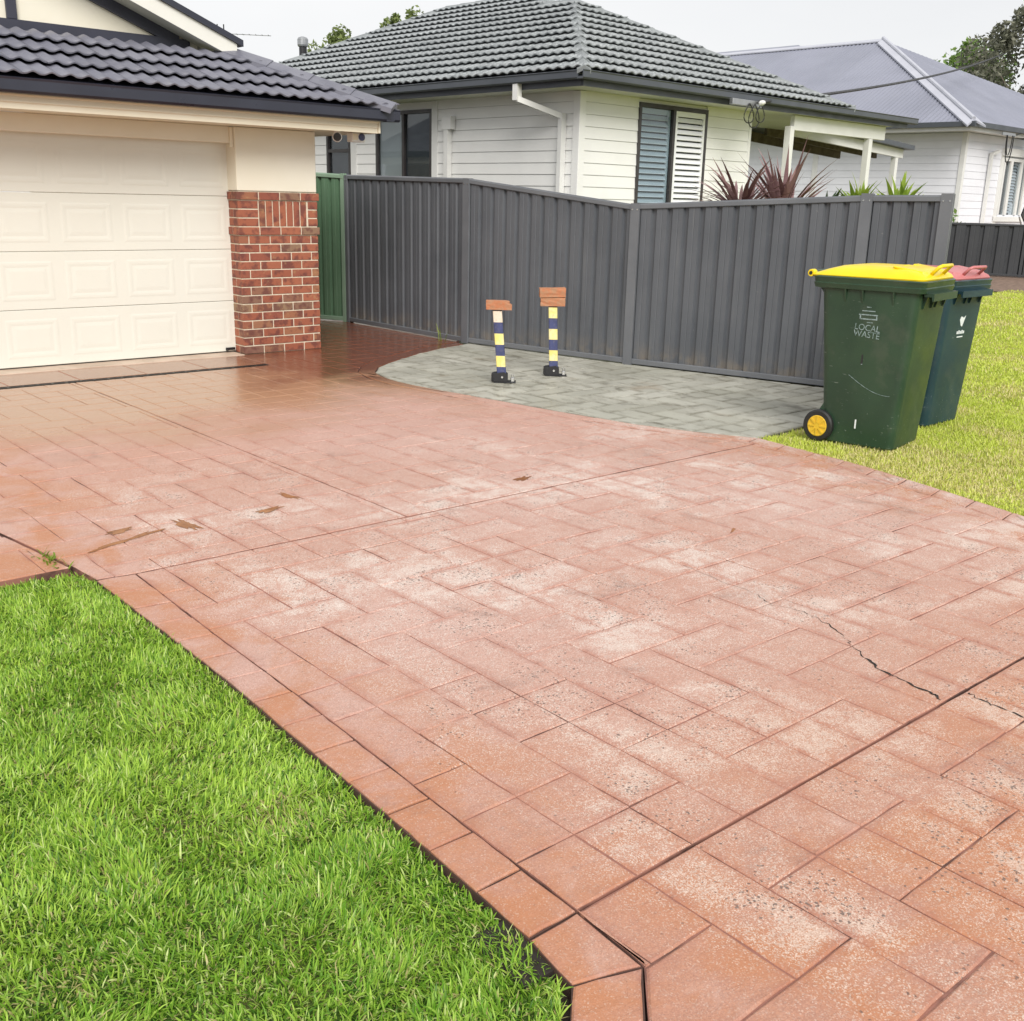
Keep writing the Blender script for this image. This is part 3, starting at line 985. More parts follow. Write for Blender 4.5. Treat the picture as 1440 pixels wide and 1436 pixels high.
def blades(name, x, y, z0, L, W, lean, col, label, az=None):
    n = len(x)
    if az is None: az = rng.uniform(0, 2 * np.pi, n)
    dx, dy = np.cos(az), np.sin(az)
    sx, sy = -dy, dx
    tw = rng.normal(0, 0.5, n)
    V = np.zeros((n, 7, 3), np.float32)
    prof = [(0.0, 0.75), (0.38, 1.0), (0.72, 0.72), (1.0, 0.0)]
    hx = np.zeros(n); hz = np.zeros(n)
    prev = 0.0
    k = 0
    for i, (t, w) in enumerate(prof):
        ang = lean * (0.35 + 0.95 * t)
        st = (t - prev) * L
        hx = hx + st * np.sin(ang); hz = hz + st * np.cos(ang)
        prev = t
        px = x + dx * hx; py = y + dy * hx; pz = z0 + hz
        if w > 0:
            ww = 0.5 * W * w
            V[:, k, 0] = px - sx * ww; V[:, k, 1] = py - sy * ww; V[:, k, 2] = pz + tw * ww * 0.6
            V[:, k + 1, 0] = px + sx * ww; V[:, k + 1, 1] = py + sy * ww; V[:, k + 1, 2] = pz - tw * ww * 0.6
            k += 2
        else:
            V[:, k, 0] = px; V[:, k, 1] = py; V[:, k, 2] = pz
    base = (np.arange(n) * 7)[:, None]
    quads = np.array([0, 1, 3, 2, 2, 3, 5, 4, 4, 5, 6])[None, :]
    loops = (base + quads).astype(np.int32).ravel()
    starts = ((np.arange(n) * 11)[:, None] + np.array([0, 4, 8])[None, :]).astype(np.int32).ravel()
    tot = np.tile(np.array([4, 4, 3], np.int32), n)
    me = bpy.data.meshes.new(name)
    me.vertices.add(n * 7); me.vertices.foreach_set('co', V.ravel())
    me.loops.add(len(loops)); me.loops.foreach_set('vertex_index', loops)
    me.polygons.add(n * 3); me.polygons.foreach_set('loop_start', starts); me.polygons.foreach_set('loop_total', tot)
    me.update(calc_edges=True)
    ca = me.color_attributes.new('Col', 'FLOAT_COLOR', 'POINT')
    c4 = np.ones((n, 7, 4), np.float32)
    c4[:, :, :3] = col[:, None, :]
    ca.data.foreach_set('color', c4.ravel())
    o = link(name, me, None, M['grass'])
    tag(o, label, 'grass', kind='stuff')
    return o


def scatter(poly, box, dens):
    x0, x1, y0, y1 = box
    n = int((x1 - x0) * (y1 - y0) * dens)
    x = rng.uniform(x0, x1, n); y = rng.uniform(y0, y1, n)
    k = point_in(poly, x, y)
    return x[k], y[k]


def lerp(a, b, t):
    return np.asarray(a)[None, :] * (1 - t[:, None]) + np.asarray(b)[None, :] * t[:, None]


def left_grass():
    xs, ys = [], []
    for box, d in (((-0.25, 1.5, 0.9, 4.7), 29000), ((-1.3, -0.25, 0.0, 4.7), 5000), ((-4.0, -1.3, -0.45, 4.7), 1800)):
        x, y = scatter(LAWN_L, box, d)
        xs.append(x); ys.append(y)
    x = np.concatenate(xs); y = np.concatenate(ys); n = len(x)
    big = value_noise(x, y, 2.2, 1); mid = value_noise(x, y, 7.0, 2); sm = value_noise(x, y, 24.0, 8)
    L = rng.uniform(0.016, 0.043, n) * (0.62 + 0.55 * mid + 0.30 * sm)
    L[rng.random(n) < 0.03] *= 1.6
    W = rng.uniform(0.0024, 0.0056, n)
    lean = np.clip(rng.normal(0.88, 0.42, n), 0.05, 1.7)
    t = np.clip(0.72 * rng.random(n) + 0.36 * big + 0.1 * (mid - 0.5), 0, 1)
    col = lerp((0.115, 0.29, 0.018), (0.50, 0.68, 0.11), t ** 1.15)
    deep = rng.random(n) < 0.12
    col[deep] = lerp((0.05, 0.14, 0.012), (0.12, 0.24, 0.03), rng.random(deep.sum()))
    pale = rng.random(n) < 0.10
    col[pale] = lerp((0.42, 0.56, 0.14), (0.66, 0.74, 0.32), rng.random(pale.sum()))
    dry = (rng.random(n) < 0.13 + 0.45 * np.clip((value_noise(x, y, 3.1, 5) - 0.70) * 4, 0, 1))
    col[dry] = lerp((0.38, 0.34, 0.13), (0.56, 0.50, 0.24), rng.random(dry.sum()))
    L[dry] *= 0.75; lean[dry] += 0.4
    az = rng.uniform(0, 2 * np.pi, n)
    swirl = value_noise(x, y, 5.0, 9) * 6.28 * 1.5
    m = rng.random(n) < 0.55
    az[m] = swirl[m] + rng.normal(0, 0.7, m.sum())
    blades('grass', x, y, -0.028, L, W, lean, col, 'lush bright green grass of the lawn at the left of the driveway', az)


def right_grass():
    xs, ys, sc_ = [], [], []
    for box, d, s in (((5.4, 9.3, 1.2, 5.4), 8000, 1.0), ((9.3, 14.0, 2.0, 9.6), 2400, 1.6), ((14.0, 23.6, 2.5, 10.5), 800, 2.4), ((5.4, 12, -3, 1.2), 1600, 1.3), ((12, 23, -3, 2.5), 350, 2.4)):
        x, y = scatter(LAWN_R, box, d)
        xs.append(x); ys.append(y); sc_.append(np.full(len(x), s))
    x = np.concatenate(xs); y = np.concatenate(ys); s = np.concatenate(sc_); n = len(x)
    big = value_noise(x, y, 1.4, 11); mid = value_noise(x, y, 5.0, 12)
    L = rng.uniform(0.020, 0.042, n) * (0.7 + 0.6 * mid) * (0.75 + 0.25 * s)
    W = rng.uniform(0.0035, 0.006, n) * s
    lean = np.clip(rng.normal(0.80, 0.38, n), 0.05, 1.7)
    col = lerp((0.42, 0.53, 0.055), (0.72, 0.76, 0.18), np.clip(0.6 * rng.random(n) + 0.45 * big, 0, 1))
    dry = rng.random(n) < 0.14 + 0.55 * np.clip((value_noise(x, y, 1.7, 15) - 0.56) * 4, 0, 1)
    col[dry] = lerp((0.56, 0.50, 0.18), (0.76, 0.68, 0.38), rng.random(dry.sum()))
    blades('grass', x, y, -0.024, L, W, lean, col, 'short yellowing green grass of the lawn under and behind the bins')


left_grass()
right_grass()


# ------------------------------------------------------------------ roof tiles (shared by both tiled roofs)
def tile_mesh(name, w, ln, amp, lift, waves=2, th=0.016, nu=16, sharp=1.3):
    mb = MB()
    top = []
    for r_, (s, base) in enumerate(((0.0, lift), (ln, 0.004))):
        row = []
        for i in range(nu + 1):
            u = w * i / nu
            ph = 2 * math.pi * waves * (i / nu)
            z = base + amp * ((0.5 - 0.5 * math.cos(ph)) ** sharp)
            row.append((u, s, z))
        top.append(row)
    vs = top[0] + top[1] + [(u, s, z - th) for u, s, z in top[0]] + [(u, s + 0.0, z - th) for u, s, z in top[1]]
    n = nu + 1
    fs = []
    for i in range(nu):
        fs.append((i, i + 1, n + i + 1, n + i))
        fs.append((2 * n + i + 1, 2 * n + i, 3 * n + i, 3 * n + i + 1))
        fs.append((2 * n + i, 2 * n + i + 1, i + 1, i))
    fs.append((0, n, 3 * n, 2 * n)); fs.append((nu, 2 * n + nu, 3 * n + nu, n + nu))
    return mb.add(vs, fs).mesh(name, smooth=False, recalc=False)


def smooth_top(me):
    me.polygons.foreach_set('use_smooth', [abs(p.normal.z) > 0.5 for p in me.polygons])


def roof_tiles(O, u, s, planes, ulen, slen, w, gauge, base_me, dist_fn, skew=0.0):
    """list of (distance, matrix, mesh, clipped) for one roof face, in the frame of its house"""
    O = Vector(O); u = Vector(u).normalized(); s = Vector(s).normalized(); nn = u.cross(s).normalized()
    out = []
    rows = int(math.ceil(slen / gauge)); cols = int(math.ceil(ulen / w))
    for r_ in range(rows):
        for c in range(-1, cols + 1):
            jit = random.uniform(-0.004, 0.004)
            P = O + u * (c * w + jit) + s * (r_ * gauge + random.uniform(-0.005, 0.005)) + nn * 0.004
            mat = Matrix(((u.x, s.x, nn.x, P.x), (u.y, s.y, nn.y, P.y), (u.z, s.z, nn.z, P.z), (0, 0, 0, 1)))
            cs = [mat @ Vector(q) for q in ((0, 0, 0), (w, 0, 0), (w, gauge * 1.1, 0), (0, gauge * 1.1, 0))]
            skip = False; cut = []
            for co, no in planes:
                dd = [(q - Vector(co)).dot(Vector(no)) for q in cs]
                if max(dd) <= 0.02: skip = True; break
                if min(dd) < 0: cut.append((co, no))
            if skip: continue
            me = base_me
            if cut:
                bm = bmesh.new(); bm.from_mesh(base_me)
                inv = mat.inverted()
                for co, no in cut:
                    lc = inv @ Vector(co); ln_ = inv.to_3x3() @ Vector(no)
                    bmesh.ops.bisect_plane(bm, geom=bm.verts[:] + bm.edges[:] + bm.faces[:], plane_co=lc, plane_no=ln_, clear_inner=True)
                if len(bm.faces) == 0:
                    bm.free(); continue
                me = bpy.data.meshes.new(base_me.name)
                bm.to_mesh(me); bm.free()
                if base_me.materials: me.materials.append(base_me.materials[0])
            out.append((dist_fn(mat.translation), mat, me))
    return out


def place_tiles(lst, parent, name, mat, limit):
    lst.sort(key=lambda q: q[0])
    rest_v, rest_f = [], []
    for k, (d, m, me) in enumerate(lst):
        if not me.materials: me.materials.append(mat)
        if k < limit:
            o = link(name, me, parent)
            o.matrix_basis = m
        else:
            n = len(rest_v)
            rest_v += [tuple(m @ v.co) for v in me.vertices]
            rest_f += [tuple(i + n for i in p.vertices) for p in me.polygons]
    if rest_v:
        mb = MB(); mb.v = rest_v; mb.f = rest_f
        o = mb.build('further_tiles', mat, parent, recalc=False)
        tag(o, kind='stuff')


def caps(parent, a, b, n1, n2, mat, n, w=0.13, name='ridge_cap', rise=0.05):
    """row of overlapping angular caps from a (low) to b (high); n1, n2: outward side vectors down each roof face"""
    a = Vector(a); b = Vector(b); n1 = Vector(n1).normalized(); n2 = Vector(n2).normalized()
    dn = (b - a).normalized()
    f1_ = dn.cross(n1).normalized(); f1_ = f1_ if f1_.z > 0 else -f1_
    f2_ = dn.cross(n2).normalized(); f2_ = f2_ if f2_.z > 0 else -f2_
    up = (f1_ + f2_).normalized()
    s1 = f1_.cross(dn).normalized(); n1 = s1 if s1.dot(n1) > 0 else -s1
    s2 = f2_.cross(dn).normalized(); n2 = s2 if s2.dot(n2) > 0 else -s2
    d = (b - a) / n
    for k in range(n):
        p = a + d * k - d.normalized() * 0.03; q = a + d * (k + 1)
        lift0, lift1 = rise + 0.010, rise
        mb = MB()
        ring = []
        for base, lf, ws in ((p, lift0, 1.06), (q, lift1, 0.98)):
            t = base + up * lf
            ring.append([t + n1 * w * ws, t + n1 * w * 0.45 * ws + up * 0.016, t + up * 0.026, t + n2 * w * 0.45 * ws + up * 0.016, t + n2 * w * ws,
                         t + n2 * w * ws - up * 0.05, t - up * 0.03, t + n1 * w * ws - up * 0.05])
        m = 8
        fs = [(i, (i + 1) % m, m + (i + 1) % m, m + i) for i in range(m)] + [tuple(range(m)), tuple(range(2 * m - 1, m - 1, -1))]
        mb.add(ring[0] + ring[1], fs).build(name, mat, parent)


# ------------------------------------------------------------------ garage house
G0 = Vector((5.10, 10.33, 0.0))
gar = empty('garage_house', G0, label='cream house front with a panelled double garage door, brick pier and navy tiled roof', cat='house')
W = lambda mb, name, mat, **kw: mb.build(name, mat, gar, world=True, **kw)

# door: four sections of raised panels
XD0, XD1 = 0.42, 5.152
sec_h = 0.521
for s in range(4):
    z0 = 0.014 + s * sec_h
    sec = W(MB().box(XD0, XD1, 10.335, 10.375, z0 + 0.002, z0 + sec_h - 0.002), 'door_section', M['door'], bevel=0.004)
    for c in range(8):
        x1 = XD1 - 0.07 - c * 0.583
        x0 = x1 - 0.475
        za, zb = z0 + 0.080, z0 + sec_h - 0.085
        rings = [(0.0, 10.3348), (0.016, 10.3330), (0.034, 10.3330), (0.056, 10.3349), (0.092, 10.3326)]
        vs = []; fs = []
        for q, (ins, y) in enumerate(rings):
            vs += [(x0 + ins, y, za + ins), (x1 - ins, y, za + ins), (x1 - ins, y, zb - ins), (x0 + ins, y, zb - ins)]
            if q:
                for e in range(4):
                    e2 = (e + 1) % 4
                    fs.append(((q - 1) * 4 + e, (q - 1) * 4 + e2, q * 4 + e2, q * 4 + e))
        fs.append(tuple(range((len(rings) - 1) * 4, len(rings) * 4)))
        L = rootloc(gar)
        MB().add(vs, fs).build('raised_panel', M['door'], sec, world=True, recalc=False)
W(MB().box(XD0, XD1, 10.34, 10.37, 0.007, 0.0135), 'bottom_seal', M['rubber'])
W(MB().box(5.005, 5.105, 10.318, 10.334, 0.03, 0.055).box(5.005, 5.02, 10.30, 10.334, 0.024, 0.04), 'lock_bracket', M['blackplastic'])
W(MB().box(XD1 + 0.004, 5.20, 10.33, 10.40, 0.0, 2.10), 'door_jamb', M['fascia'])
W(MB().box(0.3, 5.12, 10.19, 10.42, 2.085, 2.242), 'lintel', M['cream'], bevel=0.006)
W(MB().box(5.085, 5.118, 10.165, 10.19, 2.045, 2.236), 'lintel_end', M['fascia'], bevel=0.003)
W(MB().box(0.2, 0.42, 10.15, 10.6, 0, 2.24), 'wall', M['cream'])
W(MB().box(-3.0, 0.2, 10.15, 10.6, 0, 2.24), 'wall', M['cream'])

# brick pier
PX0, PX1, PY = 5.118, 6.030, 10.130
CH = 0.086
W(MB().box(PX0 + 0.006, PX1 - 0.006, PY + 0.006, 10.50, 0.0, 19 * CH - 0.004), 'mortar', M['mortar'])
W(MB().box(PX0 + 0.002, PX1 - 0.004, PY + 0.003, 10.50, 19 * CH + 0.001, 2.2395), 'rendered_wall', M['cream'], bevel=0.006)
for row in (14, 18):
    W(MB().box(PX0 - 0.008, PX1 + 0.006, PY - 0.008, 10.40, row * CH + 0.004, row * CH + CH - 0.010), 'mortar', M['mortar'])
brick_cache = {}


def brick_piece(x0, x1, y0, y1, z0, z1):
    dims = (round(x1 - x0, 3), round(y1 - y0, 3), round(z1 - z0, 3))
    if dims not in brick_cache:
        a, b, c = dims
        me = MB().box(-a / 2, a / 2, -b / 2, b / 2, -c / 2, c / 2).mesh('brick', bevel=0.003)
        me.materials.append(M['brick'])
        brick_cache[dims] = me
    o = link('brick', brick_cache[dims], gar)
    o.location = Vector(((x0 + x1) / 2, (y0 + y1) / 2, (z0 + z1) / 2)) - G0 + Vector((0, random.uniform(-0.0015, 0.001), 0))
    o.rotation_euler = (0, 0, random.gauss(0, 0.002))


MJ = 0.012
for row in range(19):
    z0 = row * CH + 0.003; z1 = z0 + CH - MJ
    pr = 0.014 if row in (14, 18) else 0.0
    y0 = PY - pr
    if row % 2 == 0:                               # stretcher round the corner
        cuts = [0.0, 0.232, 0.472, 0.712, PX1 - PX0]
        corner_d = 0.110
    else:
        cuts = [0.0, 0.112, 0.352, 0.592, 0.832, PX1 - PX0]
        corner_d = 0.205
    if row in (15, 16, 17):
        cuts = [0.0, 0.232] if row != 16 else [0.0, 0.232]
    for i in range(len(cuts) - 1):
        a = PX0 - pr + cuts[i] if i == 0 else PX0 + cuts[i]
        b = PX0 + cuts[i + 1] - MJ if i < len(cuts) - 2 or row in (15, 16, 17) else PX1 + pr
        if b - a < 0.03: continue
        brick_piece(a, b, y0, PY + (corner_d if i == 0 else 0.10), z0, z1)
    if corner_d < 0.2:
        brick_piece(PX0 - pr, PX0 + 0.10, PY + corner_d + MJ, PY + 0.205, z0, z1)
    if row in (15, 16, 17):
        brick_piece(PX1 - 0.112, PX1, PY, PY + 0.10, z0, z1)
sx0 = PX0 + 0.232; sx1 = PX1 - 0.112 - MJ
for i in range(7):
    wd = (sx1 - sx0) / 7
    brick_piece(sx0 + i * wd, sx0 + (i + 1) * wd - MJ, PY - 0.002, PY + 0.1, 15 * CH + 0.003, 18 * CH - 0.007)
# side wall running back along the passage
W(MB().box(PX1 - 0.15, PX1 - 0.012, 10.50, 19.0, 0.0, 2.24), 'wall', M['mortar'])
# bricks of the side wall's first metre
for row in range(19):
    z0 = row * CH + 0.003; z1 = z0 + CH - MJ
    y = 10.24 if row % 2 else 10.36
    while y < 12.6:
        brick_piece(PX1 - 0.10, PX1, y, y + 0.23, z0, z1)
        y += 0.24

# eaves
W(MB().box(-3.0, 6.50, 9.70, 10.2, 2.243, 2.252), 'soffit', M['fascia'])
W(MB().box(6.02, 6.50, 10.2, 19.0, 2.243, 2.252), 'soffit', M['fascia'])
fas = [(0, 9.682, 2.236), (0, 9.700, 2.236), (0, 9.700, 2.42), (0, 9.660, 2.42), (0, 9.660, 2.345), (0, 9.672, 2.335), (0, 9.672, 2.290), (0, 9.682, 2.280)]
W(MB().prism([(-3.0, y, z) for _, y, z in fas], (9.50, 0, 0)), 'fascia_board', M['fascia'])
W(MB().box(6.503, 6.525, 9.664, 19.0, 2.238, 2.42), 'fascia_board', M['fascia'])
gp = [(9.664, 2.352), (9.575, 2.352), (9.556, 2.372), (9.556, 2.452), (9.548, 2.468), (9.566, 2.474), (9.574, 2.462), (9.574, 2.385), (9.585, 2.37), (9.664, 2.37)]
W(MB().prism([(-3.0, y, z) for y, z in gp], (9.70, 0, 0)), 'gutter', M['navy'])
W(MB().prism([(6.53 + (9.664 - y), 9.557, z) for y, z in gp], (0, 9.4, 0)), 'gutter', M['navy'])

# tiled roof with a gablet
PIT = R(22.5)
EY, EZ, EX = 9.585, 2.462, 6.66
hipC = Vector((EX, EY, EZ))
gl_t = 1.215
hipT = hipC + Vector((-gl_t, gl_t, gl_t * math.tan(PIT)))
tme = tile_mesh('roof_tile', 0.300, 0.385, 0.023, 0.050, 2, 0.012, 16, 1.5)
tme.materials.append(M['tile_navy']); smooth_top(tme)
sv = Vector((0, math.cos(PIT), math.sin(PIT)))
hn = (Vector((-1, 1, math.tan(PIT))).cross(Vector((0, 0, 1)))).normalized()
if hn.x > 0: hn = -hn
hipplane = (hipC - G0, hn)
gabplane = (Vector((0, hipT.y + 0.02, 0)) - G0, Vector((0, -1, 0)))
lst = roof_tiles(Vector((0.9, EY, EZ)) - G0, (1, 0, 0), sv, [hipplane, gabplane], EX - 0.9, 1.32, 0.300, 0.330, tme, lambda p: p.length)
place_tiles(lst, gar, 'roof_tile', M['tile_navy'], 200)
# right-hand roof face and its deck
W(MB().add([tuple(hipC), (EX, 19, EZ), (EX - 3.6, 19, EZ + 3.6 * math.tan(PIT)), (EX - 3.6, EY + 3.6, EZ + 3.6 * math.tan(PIT))], [(0, 1, 2, 3)]), 'roof_deck', M['tile_navy'], recalc=False)
W(MB().add([(-3, EY + .01, EZ - .004), (EX - .01, EY + .01, EZ - .004), (hipT.x, hipT.y, hipT.z - .005), (-3, hipT.y, hipT.z - .005)], [(0, 1, 2, 3)]), 'roof_deck', M['navy_timber'], recalc=False)
caps(gar, hipC - G0 + Vector((-0.03, 0.03, 0.0)), hipT - G0 + Vector((-0.02, 0.02, 0.01)), (0.0, -math.cos(PIT), -math.sin(PIT)), (math.cos(PIT), 0, -math.sin(PIT)), M['tile_navy'], 4, 0.17, 'hip_cap', 0.056)

# gablet: dark frame, cream panels, white barge with a dark capping
gy = 11.00
gz0 = 3.02
bx, bz = 5.54, 2.950                  # foot of the barge
bt = math.tan(R(21.3))
W(MB().add([(-3, gy + 0.02, 2.7), (5.2, gy + 0.02, 2.7), (5.2, gy + 0.02, 3.05), (1.4, gy + 0.02, 3.05 + 3.8 * bt), (-3, gy + 0.02, 3.05 + 3.8 * bt)], [(0, 1, 2, 3, 4)]), 'gable_panel', M['cream'], recalc=False)
W(MB().box(-3, 5.1, gy - 0.03, gy + 0.01, 2.95, 3.090), 'gable_sill', M['navy_timber'], bevel=0.004)
W(MB().box(-3, 5.1, gy - 0.20, gy - 0.032, 2.93, 2.985), 'apron_flashing', M['navy'])
for px_ in (3.395, 2.55, 1.7):
    W(MB().box(px_ - 0.045, px_ + 0.045, gy - 0.026, gy + 0.012, 3.092, 3.092 + (5.1 - px_) * bt), 'gable_stud', M['navy_timber'], bevel=0.003)
def sloped(xa, za, ln, y0, y1, h):
    return MB().prism([(xa, y0, za), (xa, y1, za), (xa, y1, za + h), (xa, y0, za + h)], (-ln, 0, ln * bt))
W(sloped(4.99, 3.0, 3.4, gy - 0.028, gy + 0.012, 0.155), 'gable_rafter', M['navy_timber'])
W(sloped(bx - 0.06, bz - 0.03, 3.8, 10.700, 10.722, 0.150), 'barge_board', M['white_board'])
W(sloped(bx - 0.06, bz - 0.028, 3.8, 10.724, gy - 0.03, 0.012), 'barge_soffit', M['soffit'])
W(sloped(bx + 0.0, bz + 0.098, 3.9, 10.672, 10.80, 0.060), 'barge_capping', M['navy'])
W(MB().add([(bx, 10.8, bz + .13), (bx - 3.9, 10.8, bz + .13 + 3.9 * bt), (bx - 3.9, 18, bz + .13 + 3.9 * bt), (bx, 18, bz + .13)], [(0, 1, 2, 3)]), 'roof_deck', M['tile_navy'], recalc=False)

# cameras under the eave
def sec_camera(x, y, z, kind, label):
    r_ = empty('security_camera', (x, y, z), label=label, cat='camera')
    if kind == 'bullet':
        MB().lathe([(0.026, 0.0), (0.036, 0.004), (0.036, 0.045)], (0, -0.02, 0.045), (0, 0, 1), 14).build('mount', M['camera_white'], r_)
        MB().lathe([(0.030, 0.12), (0.046, 0.10), (0.050, 0.0), (0.046, -0.004)], (0, -0.02, 0), (0.5, 0.85, 0.1), 18).build('housing', M['camera_white'], r_, smooth=True)
        MB().lathe([(0.041, 0.0), (0.041, 0.010), (0.020, 0.012)], (-0.002, -0.0235, 0), (-0.5, -0.85, -0.1), 18).build('lens', M['blackplastic'], r_)
    else:
        MB().box(-0.10, 0.06, -0.02, 0.09, -0.048, 0.044).build('housing', M['camera_white'], r_, bevel=0.008)
        MB().lathe([(0.036, 0.0), (0.036, 0.012), (0.018, 0.014)], (0.01, -0.021, 0.002), (0, -1, 0), 18).build('lens', M['post_blue'], r_)
        MB().box(-0.095, -0.035, -0.024, -0.0205, -0.03, 0.03).build('sensor_window', M['fascia'], r_)


sec_camera(6.10, 9.84, 2.185, 'bullet', 'round white camera with a black lens under the cream eave, beside the pier')
sec_camera(6.395, 9.86, 2.197, 'box', 'boxy white camera with a blue round lens at the end of the eave')

# ------------------------------------------------------------------ metal fence
def fence_sheet_mesh(p, q, t0, t1, zb0, zb1, zt0, zt1, pitch, depth, phase, flip):
    """ribbed sheet between stations t0..t1 (metres) along p-q"""
    p = Vector(p); q = Vector(q)
    Ltot = (q - p).length
    d = (q - p).normalized(); nn = Vector((d.y, -d.x, 0)) * (1 if flip else -1)
    prof = [(0.0, 0), (0.62, 0), (0.71, 1), (0.80, 1), (0.80, 1), (0.91, 1), (1.0, 0)]
    prof = [(0.0, 0), (0.30, 0), (0.335, 0.12), (0.37, 0), (0.64, 0), (0.73, 1), (0.90, 1)]
    st = []
    k0 = int(math.floor((t0 - phase) / pitch)) - 1
    k1 = int(math.ceil((t1 - phase) / pitch)) + 1
    for k in range(k0, k1):
        for u, dp in prof: st.append((phase + (k + u) * pitch, dp))
    def dep(t):
        for (a, da), (b, db) in zip(st, st[1:]):
            if a <= t <= b: return da + (db - da) * (t - a) / max(1e-9, b - a)
        return 0
    ts = [(t0, dep(t0))] + [s for s in st if t0 < s[0] < t1] + [(t1, dep(t1))]
    vs = []; fs = []
    for t, dp in ts:
        f = t / Ltot
        P = p + d * t - nn * dp * depth
        vs += [(P.x, P.y, zb0 + (zb1 - zb0) * f), (P.x, P.y, zt0 + (zt1 - zt0) * f)]
    for i in range(len(ts) - 1):
        fs.append((2 * i, 2 * i + 2, 2 * i + 3, 2 * i + 1))
    return MB().add(vs, fs)


def fence_bay(root, p, q, zt0, zt1, mats, nsheet=3, zb=0.03, pitch=0.172, depth=0.032, flip=True, topw=0.05):
    p = Vector((p[0], p[1], 0)); q = Vector((q[0], q[1], 0))
    L = (q - p).length; d = (q - p).normalized()
    for i in range(nsheet):
        a = L * i / nsheet + (0.0 if i else 0.02); b = L * (i + 1) / nsheet + 0.012 * (i < nsheet - 1)
        s = fence_sheet_mesh(p, q, a, b, zb, zb, zt0 - 0.012, zt1 - 0.012, pitch, depth, 0.06, flip)
        o = s.build('sheet', mats[0], root, world=True, recalc=False)
        o.location += Vector((d.y, -d.x, 0)) * (0.0012 * i)
    mid = Vector((d.y, -d.x, 0)) * (-0.014 if flip else 0.014)
    def rail(z0, z1, h, w, name):
        a = p + mid; b = q + mid
        MB().bar((a.x, a.y, z0), (b.x, b.y, z1), w, h).build(name, mats[1], root, world=True, bevel=0.006)
    rail(zt0, zt1, 0.048, 0.062, 'top_rail')
    rail(zt0 + 0.026, zt1 + 0.026, 0.010, 0.040, 'top_cap')
    rail(zb + 0.008, zb + 0.008, 0.055, 0.060, 'bottom_rail')


def fence_post(root, p, h, mats, d, w=0.085):
    d = Vector((d[0], d[1], 0)).normalized(); s = Vector((d.y, -d.x, 0))
    P = Vector((p[0], p[1], 0)) - s * 0.014
    a = 0.5 * w
    pts = []
    for u, v in ((-a, -0.036), (a, -0.036), (a, -0.010), (a * 0.45, -0.010), (a * 0.45, 0.010), (a, 0.010), (a, 0.036), (-a, 0.036), (-a, 0.010), (-a * 0.45, 0.010), (-a * 0.45, -0.010), (-a, -0.010)):
        q = P + d * u + s * v
        pts.append((q.x, q.y, 0.0))
    MB().prism(pts, (0, 0, h)).build('post', mats[1], root, world=True)
    m = MB()
    for u in (-a * 0.55, a * 0.55):
        c = P + d * u + s * 0.037
        m.lathe([(0.007, 0.0), (0.007, 0.003)], (c.x, c.y, h - 0.06), (s.x, s.y, 0), 8)
    m.build('screw', M['chrome'], root, world=True)


FM = (M['fence'], M['fence_rail'])
f1, f2, f3, f5, f6 = (7.640, 12.10), (7.680, 9.67), (8.105, 7.49), (8.715, 5.30), (8.900, 4.655)
fen = empty('steel_fence', (7.70, 9.65, 0), label='long charcoal ribbed steel fence along the grey pad, behind the bollards and bins', cat='fence')
fence_bay(fen, f1, f2, 1.835, 1.80, FM)
fence_bay(fen, f2, f3, 1.80, 1.565, FM)
fence_bay(fen, f3, f5, 1.575, 1.70, FM)
fence_bay(fen, f5, f6, 1.70, 1.712, FM, nsheet=1)
for p, h, d in ((f2, 1.83, (0.1, -1)), (f3, 1.61, (0.25, -1)), (f5, 1.745, (0.27, -1)), (f6, 1.755, (0.27, -1))):
    fence_post(fen, p, h, FM, d, 0.10)
fence_post(fen, f1, 1.86, FM, (0, -1), 0.06)
gfn = empty('green_fence', (7.5, 12.5, 0), label='short green ribbed fence section between the brick pier and the charcoal fence', cat='fence')
GM = (M['fence_green'], M['fence_green_light'])
fence_bay(gfn, (7.33, 12.78), (7.625, 12.16), 1.87, 1.84, GM, nsheet=1, pitch=0.15)
fence_post(gfn, (7.325, 12.79), 1.95, GM, (0.4, -1), 0.09)
fence_post(gfn, (7.622, 12.165), 1.88, GM, (0.3, -1), 0.05)
fence_bay(gfn, (6.2, 12.98), (7.30, 12.82), 1.87, 1.87, GM, nsheet=2, pitch=0.15)
# short return of the neighbour's own fence, showing over the raked rail
sfn = empty('side_fence', (9.3, 9.9, 0), label='low piece of charcoal fence in front of the neighbouring house corner', cat='fence')
fence_bay(sfn, (8.2, 10.25), (9.58, 9.92), 1.63, 1.63, FM, nsheet=2)
fence_post(sfn, (9.60, 9.915), 1.66, FM, (1, -0.2), 0.07)

ffn = empty('far_fence', (27.6, 13.0, 0), label='low dark steel fence beyond the right lawn and mulch bed', cat='fence')
FF = (M['fence_far'], M['fence_far'])
ax, ay = 27.0, 14.6
for i in range(4):
    b_ = (ax + 0.36 * 2.4, ay - 0.93 * 2.4)
    fence_bay(ffn, (ax, ay), b_, 1.27, 1.27, FF, nsheet=3, pitch=0.34, depth=0.045)
    fence_post(ffn, (ax, ay), 1.28, FF, (0.36, -0.93), 0.07)
    ax, ay = b_

